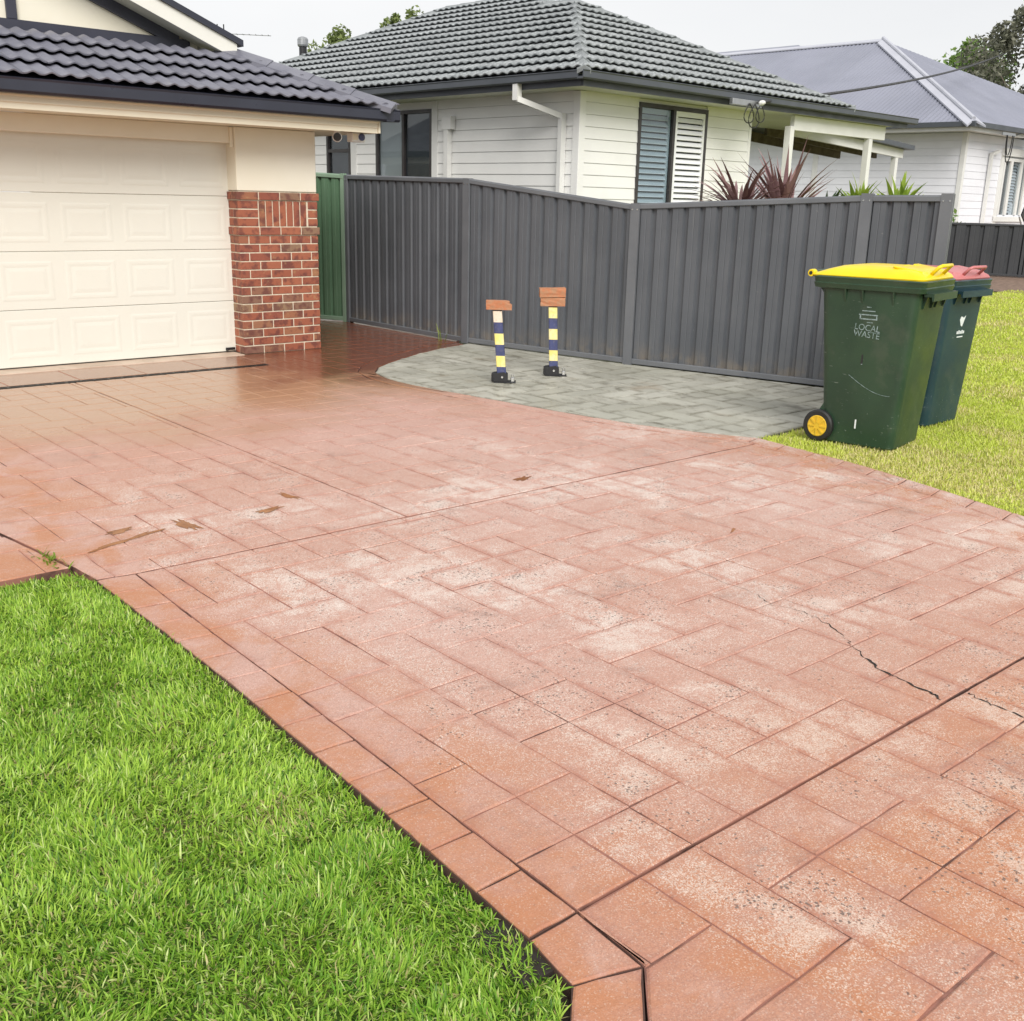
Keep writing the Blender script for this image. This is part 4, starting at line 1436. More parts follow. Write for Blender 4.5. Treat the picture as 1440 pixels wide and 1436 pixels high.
# ------------------------------------------------------------------ weatherboard house behind the fence
def clad(root, axis, a0, a1, z0, z1, pitch, mat, openings=(), off=0.0, face=-1, name='weatherboard'):
    """lapped boards on a wall that runs along local x ('x', at y=off) or along local y ('y', at x=off), facing the negative side"""
    rows = int(round((z1 - z0) / pitch))
    for r_ in range(rows):
        zb = z0 + r_ * pitch; zt = zb + pitch
        segs = [(a0, a1)]
        for (oa, ob, oz0, oz1) in openings:
            if zt <= oz0 + 0.01 or zb >= oz1 - 0.01: continue
            ns = []
            for (s, e) in segs:
                if ob <= s or oa >= e: ns.append((s, e)); continue
                if oa > s: ns.append((s, oa))
                if ob < e: ns.append((ob, e))
            segs = ns
        for (s, e) in segs:
            if e - s < 0.02: continue
            zt2 = zt - 0.004
            pr = [(-0.022, zb), (0.0, zb), (0.0, zt2), (-0.012, zt2)]
            if axis == 'x':
                pts = [(s, off + d, z) for d, z in pr]; vec = (e - s, 0, 0)
            else:
                pts = [(off + d, s, z) for d, z in pr]; vec = (0, e - s, 0)
            MB().prism(pts, vec).build(name, mat, root)


TH = R(3.2)
KB = Vector((10.099, 10.405, 0))
hb = empty('weatherboard_house', KB, TH, label='white weatherboard house with a grey tiled hip roof, behind the charcoal fence', cat='house')
B = lambda mb, name, mat, parent=None, **kw: mb.build(name, mat, parent or hb, **kw)
ZT = 2.968
# inner walls (dark lining behind boards, with openings left for windows)
WL = (2.93, 4.30, 1.15, 2.86)         # sliding window, left wall (along y)
WL2 = (4.98, 5.65, 1.2, 2.66)
WR = (1.16, 2.72, 1.05, 2.92)         # shuttered window, right wall (along x)


def wall_box(axis, a0, a1, z0, z1, t0, t1, ops, mat, name):
    cur = a0
    for (oa, ob, oz0, oz1) in sorted(ops) + [(a1, a1, z0, z0)]:
        if oa > cur:
            mb = MB().box(cur, oa, t0, t1, z0, z1) if axis == 'x' else MB().box(t0, t1, cur, oa, z0, z1)
            B(mb, name, mat)
        if ob > oa:
            if oz0 > z0: B(MB().box(oa, ob, t0, t1, z0, oz0) if axis == 'x' else MB().box(t0, t1, oa, ob, z0, oz0), name, mat)
            if oz1 < z1: B(MB().box(oa, ob, t0, t1, oz1, z1) if axis == 'x' else MB().box(t0, t1, oa, ob, oz1, z1), name, mat)
        cur = ob


wall_box('y', 0.11, 10.2, 0.0, ZT, 0.002, 0.10, [WL, WL2], M['wb'], 'wall')
wall_box('x', 0.002, 3.86, 0.0, ZT, 0.002, 0.10, [WR], M['wb'], 'wall')
clad(hb, 'y', 0.09, 10.2, 0.60, 2.93, 0.1498, M['wb'], [WL, WL2], 0.0)
clad(hb, 'x', 0.09, 3.80, 0.60, 2.93, 0.1498, M['wb'], [WR], 0.0)
B(MB().box(-0.03, 0.088, -0.03, 0.088, 0.3, ZT), 'corner_stop', M['wb'], bevel=0.004)
B(MB().box(3.80, 3.86, -0.028, 0.001, 0.3, ZT), 'corner_stop', M['wb'], bevel=0.003)
B(MB().box(-0.034, 0.0, 2.80, 2.93, 0.5, ZT), 'window_architrave', M['trim'], bevel=0.003)
B(MB().box(-0.034, 0.0, 4.82, 4.97, 0.5, ZT), 'window_architrave', M['trim'], bevel=0.003)
B(MB().box(0.35, 0.40, 2.6, 6.0, 0.5, 2.95), 'dark_interior', M['room'])
B(MB().box(0.9, 3.2, 0.36, 0.42, 0.5, 2.95), 'dark_interior', M['room'])


def window(axis, op, panes, fm, depth=0.02, fw=0.05, behind=None, off=0.0, glass=None, nopane=()):
    a0, a1, z0, z1 = op
    def bx_(u0, u1, t0, t1, w0, w1):
        return MB().box(u0, u1, off + t0, off + t1, w0, w1) if axis == 'x' else MB().box(off + t0, off + t1, u0, u1, w0, w1)
    fr = B(bx_(a0, a1, -0.036, 0.05, z1 - fw, z1), 'window', fm)
    B(bx_(a0, a1, -0.036, 0.05, z0, z0 + fw), 'frame', fm, fr)
    edges = [a0 + (a1 - a0) * k / panes for k in range(panes + 1)]
    for k, e in enumerate(edges):
        lo = e if k == 0 else e - fw / 2; hi = e + fw if k == 0 else (e if k == panes else e + fw / 2)
        if k == panes: lo = e - fw
        B(bx_(lo, hi, -0.034, 0.048, z0 + fw, z1 - fw), 'frame', fm, fr)
    for k in range(panes):
        l = edges[k] + fw * (1 if k == 0 else 0.5); h = edges[k + 1] - fw * (1 if k == panes - 1 else 0.5)
        if k not in nopane: B(bx_(l, h, 0.004, 0.010, z0 + fw, z1 - fw), 'pane', glass or M['glass'], fr)
        if behind and behind[k]:
            B(bx_(l - 0.01, h + 0.01, 0.024, 0.034, z0 + fw, z1 - fw), 'pane_backing', behind[k], fr)  # with the room material, a dark sheet painted as the unlit interior
    return fr


window('y', WL, 2, M['frame_dark'], behind=(M['screen'], M['pane_backing']))
fr2 = window('y', WL2, 1, M['frame_dark'], behind=(M['room'],))
B(MB().box(-0.03, 0.045, 5.0, 5.63, 2.28, 2.33), 'frame', M['frame_dark'], fr2)


def shutters(axis, a0, a1, z0, z1, mat, t, n, parent, name='louvre', rot=0.95):
    """plantation shutter leaf: stiles, rails and tilted louvres"""
    def bx_(u0, u1, w0, w1, t0=t, t1=t + 0.03):
        return MB().box(u0, u1, t0, t1, w0, w1) if axis == 'x' else MB().box(t0, t1, u0, u1, w0, w1)
    sw = 0.045
    B(bx_(a0, a0 + sw, z0, z1), 'stile', mat, parent); B(bx_(a1 - sw, a1, z0, z1), 'stile', mat, parent)
    B(bx_(a0 + sw, a1 - sw, z1 - 0.07, z1), 'shutter_rail', mat, parent); B(bx_(a0 + sw, a1 - sw, z0, z0 + 0.09), 'shutter_rail', mat, parent)
    zm = z0 + 0.55 * (z1 - z0) if n > 12 else None
    dz = (z1 - z0 - 0.17) / n
    for i in range(n):
        zc = z0 + 0.095 + (i + 0.5) * dz
        if zm and abs(zc - zm) < 0.0: continue
        hw = dz * 0.50
        cs, sn = math.cos(rot), math.sin(rot)
        pr = []
        for du, dv in ((-hw * 0.92, -0.005), (hw * 0.92, -0.005), (hw * 0.92, 0.005), (-hw * 0.92, 0.005)):
            pr.append((t + 0.015 + du * cs - dv * sn, zc + du * sn + dv * cs))
        pts = [(a0 + sw, q, z) for q, z in pr] if axis == 'x' else [(q, a0 + sw, z) for q, z in pr]
        vec = (a1 - a0 - 2 * sw, 0, 0) if axis == 'x' else (0, a1 - a0 - 2 * sw, 0)
        B(MB().prism(pts, vec), name, mat, parent)


wr = window('x', WR, 2, M['frame_dark'], fw=0.055, nopane=(1,))
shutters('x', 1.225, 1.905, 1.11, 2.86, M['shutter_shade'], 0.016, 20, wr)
shutters('x', 1.975, 2.66, 1.11, 2.86, M['shutter'], -0.030, 20, wr)

# verandah recess: back wall, window, posts, beam
B(MB().box(3.76, 3.858, 0.11, 1.7, 0.0, ZT), 'wall', M['wb'])
B(MB().box(3.87, 5.9, 1.62, 1.72, 0.0, ZT), 'wall', M['wb'])
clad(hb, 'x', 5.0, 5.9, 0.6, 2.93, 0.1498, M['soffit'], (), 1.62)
WV = (3.95, 5.0, 0.9, 2.75)
wv = window('x', WV, 2, M['frame_dark'], fw=0.05, off=1.535, behind=(M['room'], M['room']))
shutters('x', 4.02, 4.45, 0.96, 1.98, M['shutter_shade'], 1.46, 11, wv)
shutters('x', 4.50, 4.94, 0.96, 1.98, M['shutter'], 1.46, 11, wv)
B(MB().box(4.42, 4.53, -0.36, -0.25, 0.0, 2.80), 'verandah_post', M['trim'], bevel=0.004)
B(MB().box(6.90, 7.01, -0.36, -0.25, 0.0, 2.74), 'verandah_post', M['trim'], bevel=0.004)
B(MB().box(4.535, 7.45, -0.345, -0.265, 2.745, 2.965), 'verandah_beam', M['trim'], bevel=0.004)
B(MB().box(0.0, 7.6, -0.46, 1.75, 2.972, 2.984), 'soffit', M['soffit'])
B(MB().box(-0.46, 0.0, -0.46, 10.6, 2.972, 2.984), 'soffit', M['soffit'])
# lower skillion on its own post
B(MB().prism([(7.0, 1.2, 2.83), (7.0, 1.2, 3.03), (11.27, 1.2, 2.79), (11.27, 1.2, 2.62)], (0, 0.06, 0)), 'skillion_beam', M['trim'])
B(MB().prism([(6.9, 1.05, 3.035), (6.9, 1.05, 3.125), (11.45, 1.05, 2.875), (11.45, 1.05, 2.785)], (0, 2.6, 0)), 'skillion_roof', M['charcoal'])
for yy_ in (1.75, 2.6):
    B(MB().prism([(7.0, yy_, 2.85), (7.0, yy_, 3.03), (11.2, yy_, 2.78), (11.2, yy_, 2.62)], (0, 0.06, 0)), 'skillion_rafter', M['bark'])
B(MB().box(10.95, 11.06, 1.19, 1.30, 0.0, 2.625), 'verandah_post', M['trim'], bevel=0.004)

# gutters and fascia
B(MB().box(-0.475, 7.95, -0.480, -0.455, 2.965, 3.10), 'fascia_board', M['charcoal'])
B(MB().box(-0.480, -0.455, -0.450, 10.7, 2.9655, 3.10), 'fascia_board', M['charcoal'])
gq = [(-0.482, 3.035), (-0.575, 3.035), (-0.590, 3.05), (-0.590, 3.115), (-0.600, 3.13), (-0.582, 3.138), (-0.575, 3.12), (-0.575, 3.06), (-0.482, 3.06)]
B(MB().prism([(-0.60, d, z) for d, z in gq], (8.72, 0, 0)), 'gutter', M['charcoal'])
B(MB().prism([(d, -0.482, z) for d, z in gq], (0, 11.2, 0)), 'gutter', M['charcoal'])
# downpipes and the vent box
B(MB().bar((-0.53, 0.62, 3.05), (-0.53, 0.62, 2.84), 0.085, 0.085, up=(0, 1, 0)).bar((-0.53, 0.62, 2.86), (-0.07, 0.24, 2.66), 0.085, 0.065).bar((-0.07, 0.24, 2.70), (-0.07, 0.24, 0.1), 0.09, 0.065, up=(0, 1, 0)), 'downpipe', M['trim'])
B(MB().bar((-0.07, 2.52, 2.60), (-0.07, 2.52, 0.1), 0.085, 0.085, up=(0, 1, 0)).box(-0.12, -0.03, 2.40, 2.60, 2.56, 2.74), 'vent_duct', M['trim'])
# tiled hip roof: front wing and main body share the left face
PB = math.tan(R(25)); ZG = 3.118
tb = tile_mesh('roof_tile', 0.330, 0.375, 0.026, 0.060, 2, 0.013, 12, 1.0)
tb.materials.append(M['tile_grey']); smooth_top(tb)
C25, S25 = math.cos(R(25)), math.sin(R(25))
camB = Matrix.Rotation(-TH, 4, 'Z') @ (Vector((0, 0, 1.63)) - KB)
dfn = lambda p: (p - camB).length
ap = Vector((2.70, 2.70, ZG + 3.2 * PB)); c0 = Vector((-0.52, -0.52, ZG)); cR = Vector((5.92, -0.52, ZG))
mL = Vector((-0.52, 10.7, ZG)); mtop = Vector((3.48, 6.7, ZG + 4.0 * PB)); mfront = Vector((3.48, 4.2, ZG + 4.0 * PB)); wr_end = Vector((2.70, 3.40, ZG + 3.2 * PB))
lst = []
# right (front) face, rises along +y
lst += roof_tiles(c0 + Vector((-0.05, 0, 0)), (1, 0, 0), (0, C25, S25), [(c0, (1, -1, 0)), (cR, (-1, -1, 0))], 6.5, 3.6, 0.330, 0.325, tb, dfn)
# left face, rises along +x; runs from far (y=10.7) to near
lst += roof_tiles(mL, (0, -1, 0), (C25, 0, S25), [(c0, (-1, 1, 0)), (mL, (-1, -1, 0)), (ap, (-1, 0, 0))], 11.3, 3.56, 0.330, 0.325, tb, dfn)
lst += [q for q in roof_tiles(mL, (0, -1, 0), (C25, 0, S25), [(wr_end, (-1, 1, 0)), (mL, (-1, -1, 0)), (mtop, (-1, 0, 0)), (ap, (1, 0, 0))], 11.3, 4.6, 0.330, 0.325, tb, dfn)]
place_tiles(lst, hb, 'roof_tile', M['tile_grey'], 300)
# other faces of the roof (seen only from round the corner) as deck
dk = lambda *v: B(MB().add([tuple(p) for p in v], [tuple(range(len(v)))]), 'roof_deck', M['tile_grey'], recalc=False)
dk(cR + Vector((0, 0, -0.01)), Vector((5.92, 3.4, ZG)), wr_end - Vector((0, 0, .01)), ap - Vector((0, 0, .01)))
mR = Vector((7.48, 10.7, ZG)); mRf = Vector((7.48, 0.2, ZG))
dk(mRf, mR, mtop, mfront); dk(mR, mL, mtop)
dk(wr_end, mRf, mfront)
dk(c0 + Vector((.02, .02, -.01)), cR + Vector((0, 0, -.01)), ap - Vector((0, 0, .02)))
dk(mL + Vector((.02, 0, -.01)), c0 + Vector((.02, .02, -.012)), ap - Vector((0, 0, .02)), wr_end - Vector((0, 0, .02)), mfront - Vector((0, 0, .02)), mtop - Vector((0, 0, .02)))
nf = Vector((0, -C25, -S25)); nl = Vector((-C25, 0, -S25)); nr = Vector((C25, 0, -S25)); nb = Vector((0, C25, -S25))
caps(hb, c0, ap, nf, nl, M['cap_grey'], 11, 0.085, 'hip_cap', 0.045)
caps(hb, cR, ap, nf, nr, M['cap_grey'], 11, 0.085, 'hip_cap', 0.045)
caps(hb, ap, wr_end, nl, nr, M['cap_grey'], 2, 0.085, 'ridge_cap', 0.045)
caps(hb, wr_end, mfront, nl, nf, M['cap_grey'], 3, 0.085, 'hip_cap', 0.045)
caps(hb, mL, mtop, nl, nb, M['cap_grey'], 13, 0.085, 'hip_cap', 0.045)
caps(hb, mtop, mfront, nl, nr, M['cap_grey'], 6, 0.085, 'ridge_cap', 0.045)
# verandah roof beyond the hip
B(MB().add([(5.5, -0.5, ZG - .01), (8.1, -0.5, ZG - .01), (8.1, 2.0, ZG + 0.06), (5.5, 2.0, ZG + 0.06)], [(0, 1, 2, 3)]), 'verandah_roof', M['charcoal'], recalc=False)
# flue on the far hip
fl = empty('roof_flue', KB + Matrix.Rotation(TH, 3, 'Z') @ Vector((1.75, 8.95, 3.5)), 0, label='black round flue with a steel cap on the left end of the grey tiled roof', cat='chimney')
MB().lathe([(0.075, 0.0), (0.075, 0.86)], (0, 0, 0), (0, 0, 1), 14).build('pipe', M['blackplastic'], fl)
MB().lathe([(0.095, 0.84), (0.105, 0.87), (0.105, 0.97), (0.085, 1.0), (0.03, 1.02)], (0, 0, 0), (0, 0, 1), 14).build('cap', M['metal'], fl)
# service bracket on the fascia with its loops of cable
sb = empty('power_bracket', KB + Matrix.Rotation(TH, 3, 'Z') @ Vector((2.5, -0.62, 3.0)), TH, label='service bracket with looped cables on the fascia of the weatherboard house', cat='bracket')
MB().box(-0.12, 0.62, -0.06, 0.0, -0.045, 0.035).build('bracket_bar', M['metal'], sb, bevel=0.004)
for i, (x0, dz, ww) in enumerate(((0.28, 0.22, 0.20), (0.38, 0.28, 0.22), (0.50, 0.20, 0.18))):
    pts = [(x0 + ww * math.sin(t) * 0.6, -0.07 - 0.02 * i, -0.03 - dz * math.sin(t / 2 + 0.0) + 0.02 * math.cos(t)) for t in np.linspace(0, 2 * math.pi, 15)]
    MB().tube(pts, 0.008, 6).build('cable_loop', M['cable'], sb)
MB().lathe([(0.02, 0.0), (0.035, 0.02), (0.035, 0.06), (0.02, 0.09)], (0.46, -0.10, 0.0), (0.3, -1, 0.2), 10).build('insulator', M['trim'], sb)


def cable(name, a, b, sag, r, label):
    a = Vector(a); b = Vector(b)
    pts = []
    for k in range(33):
        t = k / 32
        p = a.lerp(b, t); p.z -= sag * 4 * t * (1 - t)
        pts.append(p)
    o = MB().tube(pts, r, 6).build(name, M['cable'])
    tag(o, label, 'cable')


p0 = KB + Matrix.Rotation(TH, 3, 'Z') @ Vector((2.98, -0.72, 3.02))
cable('power_cable', p0, (44.0, 21.5, 7.55), 0.20, 0.028, 'black overhead cable rising from the grey roofed house across the sky to the right')

# ------------------------------------------------------------------ far house with the steel roof
KC = Vector((30.256, 15.511, 0))
hc = empty('steel_roof_house', KC, TH, label='pale weatherboard house with a blue-grey corrugated hip roof, at the far right', cat='house')
Bc = lambda mb, name, mat, parent=None, **kw: mb.build(name, mat, parent or hc, **kw)
ZTC = 3.72
Bc(MB().box(0.002, 0.10, 0.10, 16.0, 0.0, ZTC), 'wall', M['wb_far'])
WC = (2.75, 4.55, 1.50, 3.15)
for seg in ((0.002, 2.75, 0, ZTC), (2.75, 4.55, 0, 1.5), (2.75, 4.55, 3.15, ZTC), (4.55, 7.5, 0, ZTC)):
    Bc(MB().box(seg[0], seg[1], 0.002, 0.10, seg[2], seg[3]), 'wall', M['wb_far'])
clad(hc, 'y', 0.10, 16.0, 0.85, 3.71, 0.204, M['wb_far'], (), 0.0)
clad(hc, 'x', 0.10, 7.5, 0.85, 3.71, 0.204, M['wb_far'], [WC], 0.0)
Bc(MB().box(-0.04, 0.098, -0.04, 0.098, 0.4, ZTC), 'corner_stop', M['trim'], bevel=0.004)
Bc(MB().box(-0.045, 0.0, 4.6, 4.78, 0.4, ZTC), 'corner_stop', M['trim'], bevel=0.004)
Bc(MB().box(2.50, 2.72, -0.05, -0.002, 0.8, 3.40), 'window_architrave', M['trim'])
Bc(MB().box(2.50, 4.8, -0.10, -0.052, 3.20, 3.42), 'window_hood', M['trim'])
Bc(MB().box(2.50, 4.8, -0.08, -0.002, 1.30, 1.44), 'window_sill', M['trim'])
Bc(MB().box(2.6, 4.7, 0.40, 0.45, 1.3, 3.3), 'dark_interior', M['room'])
wf = Bc(MB().box(2.75, 2.86, -0.05, 0.05, 1.5, 3.15), 'window', M['trim'])
for x0, x1 in ((3.25, 3.42), (4.05, 4.2), (4.45, 4.55)):
    Bc(MB().box(x0, x1, -0.05, 0.05, 1.5, 3.15), 'frame', M['trim'], wf)
Bc(MB().box(2.86, 4.45, -0.049, 0.049, 3.06, 3.15), 'frame', M['trim'], wf)
Bc(MB().box(2.86, 4.45, 0.0, 0.008, 1.5, 3.06), 'pane', M['glass'], wf)
for i in range(17):
    z = 1.56 + i * 0.088
    Bc(MB().prism([(3.44, 0.05, z), (3.44, 0.06, z), (3.44, 0.10, z + 0.065), (3.44, 0.09, z + 0.065)], (0.6, 0, 0)), 'louvre', M['shutter'], wf)
# downpipe
Bc(MB().bar((2.1, -0.10, 3.30), (1.62, -0.10, 3.20), 0.10, 0.08).bar((1.62, -0.10, 3.24), (1.62, -0.10, 0.3), 0.10, 0.08, up=(0, 1, 0)), 'downpipe', M['trim'])
# eaves
ZGC = 3.86
Bc(MB().box(-0.88, 3.3, -0.46, 0.0, 3.728, 3.74), 'soffit', M['trim'])
Bc(MB().box(-0.88, 0.0, 0.0, 16.4, 3.728, 3.74), 'soffit', M['trim'])
Bc(MB().box(-0.88, 3.35, -0.49, -0.462, 3.70, 3.84), 'fascia_board', M['trim'])
Bc(MB().box(-0.905, -0.882, -0.49, 16.5, 3.70, 3.84), 'fascia_board', M['trim'])
Bc(MB().prism([(-0.92, -0.50, 3.80), (-0.92, -0.63, 3.80), (-0.92, -0.64, 3.93), (-0.92, -0.50, 3.93)], (4.7, 0, 0)), 'gutter', M['charcoal'])
Bc(MB().prism([(-0.915, -0.64, 3.80), (-1.035, -0.64, 3.80), (-1.045, -0.64, 3.93), (-0.915, -0.64, 3.93)], (0, 17.2, 0)), 'gutter', M['charcoal'])
# lower porch roof at the right
Bc(MB().prism([(3.3, -0.9, 3.82), (3.3, -0.9, 3.98), (8.0, -0.9, 2.62), (8.0, -0.9, 2.46)], (0, 0.06, 0)), 'porch_barge', M['trim'])
Bc(MB().prism([(3.3, -1.0, 3.70), (3.3, -1.0, 3.83), (8.0, -1.0, 2.47), (8.0, -1.0, 2.34)], (0, 0.09, 0)), 'porch_gutter', M['charcoal'])
# corrugated roof sheets
PC = R(27.0)
tC = math.tan(PC)
qC = Vector((-0.95, -0.55, ZGC + 0.05)); apC = Vector((5.35, 5.75, ZGC + 0.05 + 6.3 * tC))


def corr_sheet(O, u, s, width, slen, planes, mat, pitch=0.152, amp=0.017):
    O = Vector(O); u = Vector(u); s = Vector(s); nn = u.cross(s).normalized()
    n = int(round(width / pitch)) * 6
    bm = bmesh.new()
    rows = []
    for sl in (0.0, slen):
        rows.append([bm.verts.new(O + u * (width * i / n) + s * sl + nn * (amp * math.cos(2 * math.pi * i / 6))) for i in range(n + 1)])
    for i in range(n):
        f = bm.faces.new((rows[0][i], rows[0][i + 1], rows[1][i + 1], rows[1][i]))
        f.smooth = True
    for co, no in planes:
        bmesh.ops.bisect_plane(bm, geom=bm.verts[:] + bm.edges[:] + bm.faces[:], plane_co=co, plane_no=no, clear_inner=True)
    if len(bm.faces) == 0:
        bm.free(); return
    me = bpy.data.meshes.new('roof_sheet'); bm.to_mesh(me); bm.free()
    link('roof_sheet', me, hc, mat)


cc, ss = math.cos(PC), math.sin(PC)
sl_len = 6.3 / cc
for i in range(22):
    corr_sheet(qC + Vector((0, 0.76 * (i + 1), 0)), (0, -1, 0), (cc, 0, ss), 0.76, sl_len, [(qC, (-1, 1, 0))], M['steel_roof'])
pf = Vector((0, cc, ss))
endR = Vector((17.5, -0.55, ZGC + 0.05))
hipn = (endR - apC).cross(Vector((0, 0, 1))); hipn = hipn if hipn.x < 0 else -hipn
for i in range(24):
    corr_sheet(qC + Vector((0.76 * i, 0, 0)), (1, 0, 0), pf, 0.76, sl_len, [(qC, (1, -1, 0)), (apC, hipn)], M['steel_roof'])
def flashing(a, b, w1, w2, name, lift=0.03):
    a = Vector(a); b = Vector(b); w1 = Vector(w1); w2 = Vector(w2); z = Vector((0, 0, lift))
    Bc(MB().prism([a + z, a + w1 + z, a + w1 + z * 0.2, a, a + w2 + z * 0.2, a + w2 + z], b - a), name, M['flash'])
flashing(qC + Vector((0, 0, 0.02)), apC + Vector((0, 0, 0.02)), Vector((-cc, 0, -ss)) * 0.40, Vector((0, -cc, -ss)) * 0.40, 'hip_flashing', 0.06)
Bc(MB().tube([qC + Vector((0, 0, .09)), apC + Vector((0, 0, .09))], 0.06, 8), 'hip_roll', M['flash'])
flashing(apC + Vector((0, 0, 0.02)), apC + Vector((0, 11, 0.02)), Vector((-cc, 0, -ss)) * 0.2, Vector((cc, 0, -ss)) * 0.2, 'ridge_flashing', 0.05)
Bc(MB().add([tuple(apC), (11.6, 16.5, ZGC), (11.6, 8.0, ZGC), tuple(apC + Vector((0, 11, 0)))], [(0, 1, 2, 3)]), 'roof_deck', M['steel_roof'], recalc=False)
Bc(MB().add([tuple(apC), tuple(endR), (17.5, 16, ZGC), tuple(apC + Vector((0, 11, 0)))], [(0, 1, 2, 3)]), 'roof_deck', M['steel_roof'], recalc=False)
# higher roof of the rear wing, just rising above the ridge
hp = Vector((5.9, 9.4, apC.z + 0.20))
Bc(MB().add([tuple(hp), (5.3, 8.3, apC.z - 0.3), (1.0, 15, 5.2), (5.9, 17, hp.z), (10, 10, 5)], [(0, 1, 2, 3), (0, 3, 4), (1, 0, 4)]), 'rear_roof', M['steel_roof'], recalc=False)
cable('power_cable', KC + Matrix.Rotation(TH, 3, 'Z') @ Vector((1.7, -0.7, 3.72)), (52.0, 20.5, 7.2), 0.25, 0.018, 'thin black cable running from the far steel roofed house to the right edge')
cb = empty('power_bracket', KC + Matrix.Rotation(TH, 3, 'Z') @ Vector((0.75, -0.66, 3.70)), TH, label='service bracket and hanging cable loops under the gutter of the far house', cat='bracket')
MB().box(0.0, 0.9, -0.03, 0.0, -0.03, 0.05).build('bracket_bar', M['metal'], cb)
for i, w_ in enumerate((0.5, 0.35)):
    pts = [(0.25 + w_ * (0.5 - 0.5 * math.cos(t)), -0.05 - 0.02 * i, -0.02 - (0.75 - 0.2 * i) * math.sin(t)) for t in np.linspace(0, math.pi, 11)]
    MB().tube(pts, 0.016, 6).build('cable_loop', M['cable'], cb)

# ------------------------------------------------------------------ wheelie bins
def rrect(w, d, r, z, n=5, cx=0, cy=0):
    pts = []
    for sx, sy, a0 in ((1, 1, 0), (-1, 1, 90), (-1, -1, 180), (1, -1, 270)):
        for k in range(n + 1):
            a = R(a0 + 90 * k / n)
            pts.append((cx + sx * (w / 2 - r) + r * math.cos(a), cy + sy * (d / 2 - r) + r * math.sin(a), z))
    return pts


def loft(rings, cap0=True, cap1=True):
    mb = MB(); n = len(rings[0])
    vs = [p for r_ in rings for p in r_]
    fs = []
    for k in range(len(rings) - 1):
        for i in range(n):
            i2 = (i + 1) % n
            fs.append((k * n + i, k * n + i2, (k + 1) * n + i2, (k + 1) * n + i))
    if cap0: fs.append(tuple(range(n - 1, -1, -1)))
    if cap1: fs.append(tuple(range((len(rings) - 1) * n, len(rings) * n)))
    return mb.add(vs, fs)


def text_mesh(body, size, name):
    cu = bpy.data.curves.new(name, 'FONT')
    cu.body = body; cu.size = size; cu.align_x = 'CENTER'; cu.extrude = 0.0006
    ob = bpy.data.objects.new(name, cu)
    COL.objects.link(ob)
    dg = bpy.context.evaluated_depsgraph_get()
    me = bpy.data.meshes.new_from_object(ob.evaluated_get(dg))
    bpy.data.objects.remove(ob)
    me.name = name
    return me


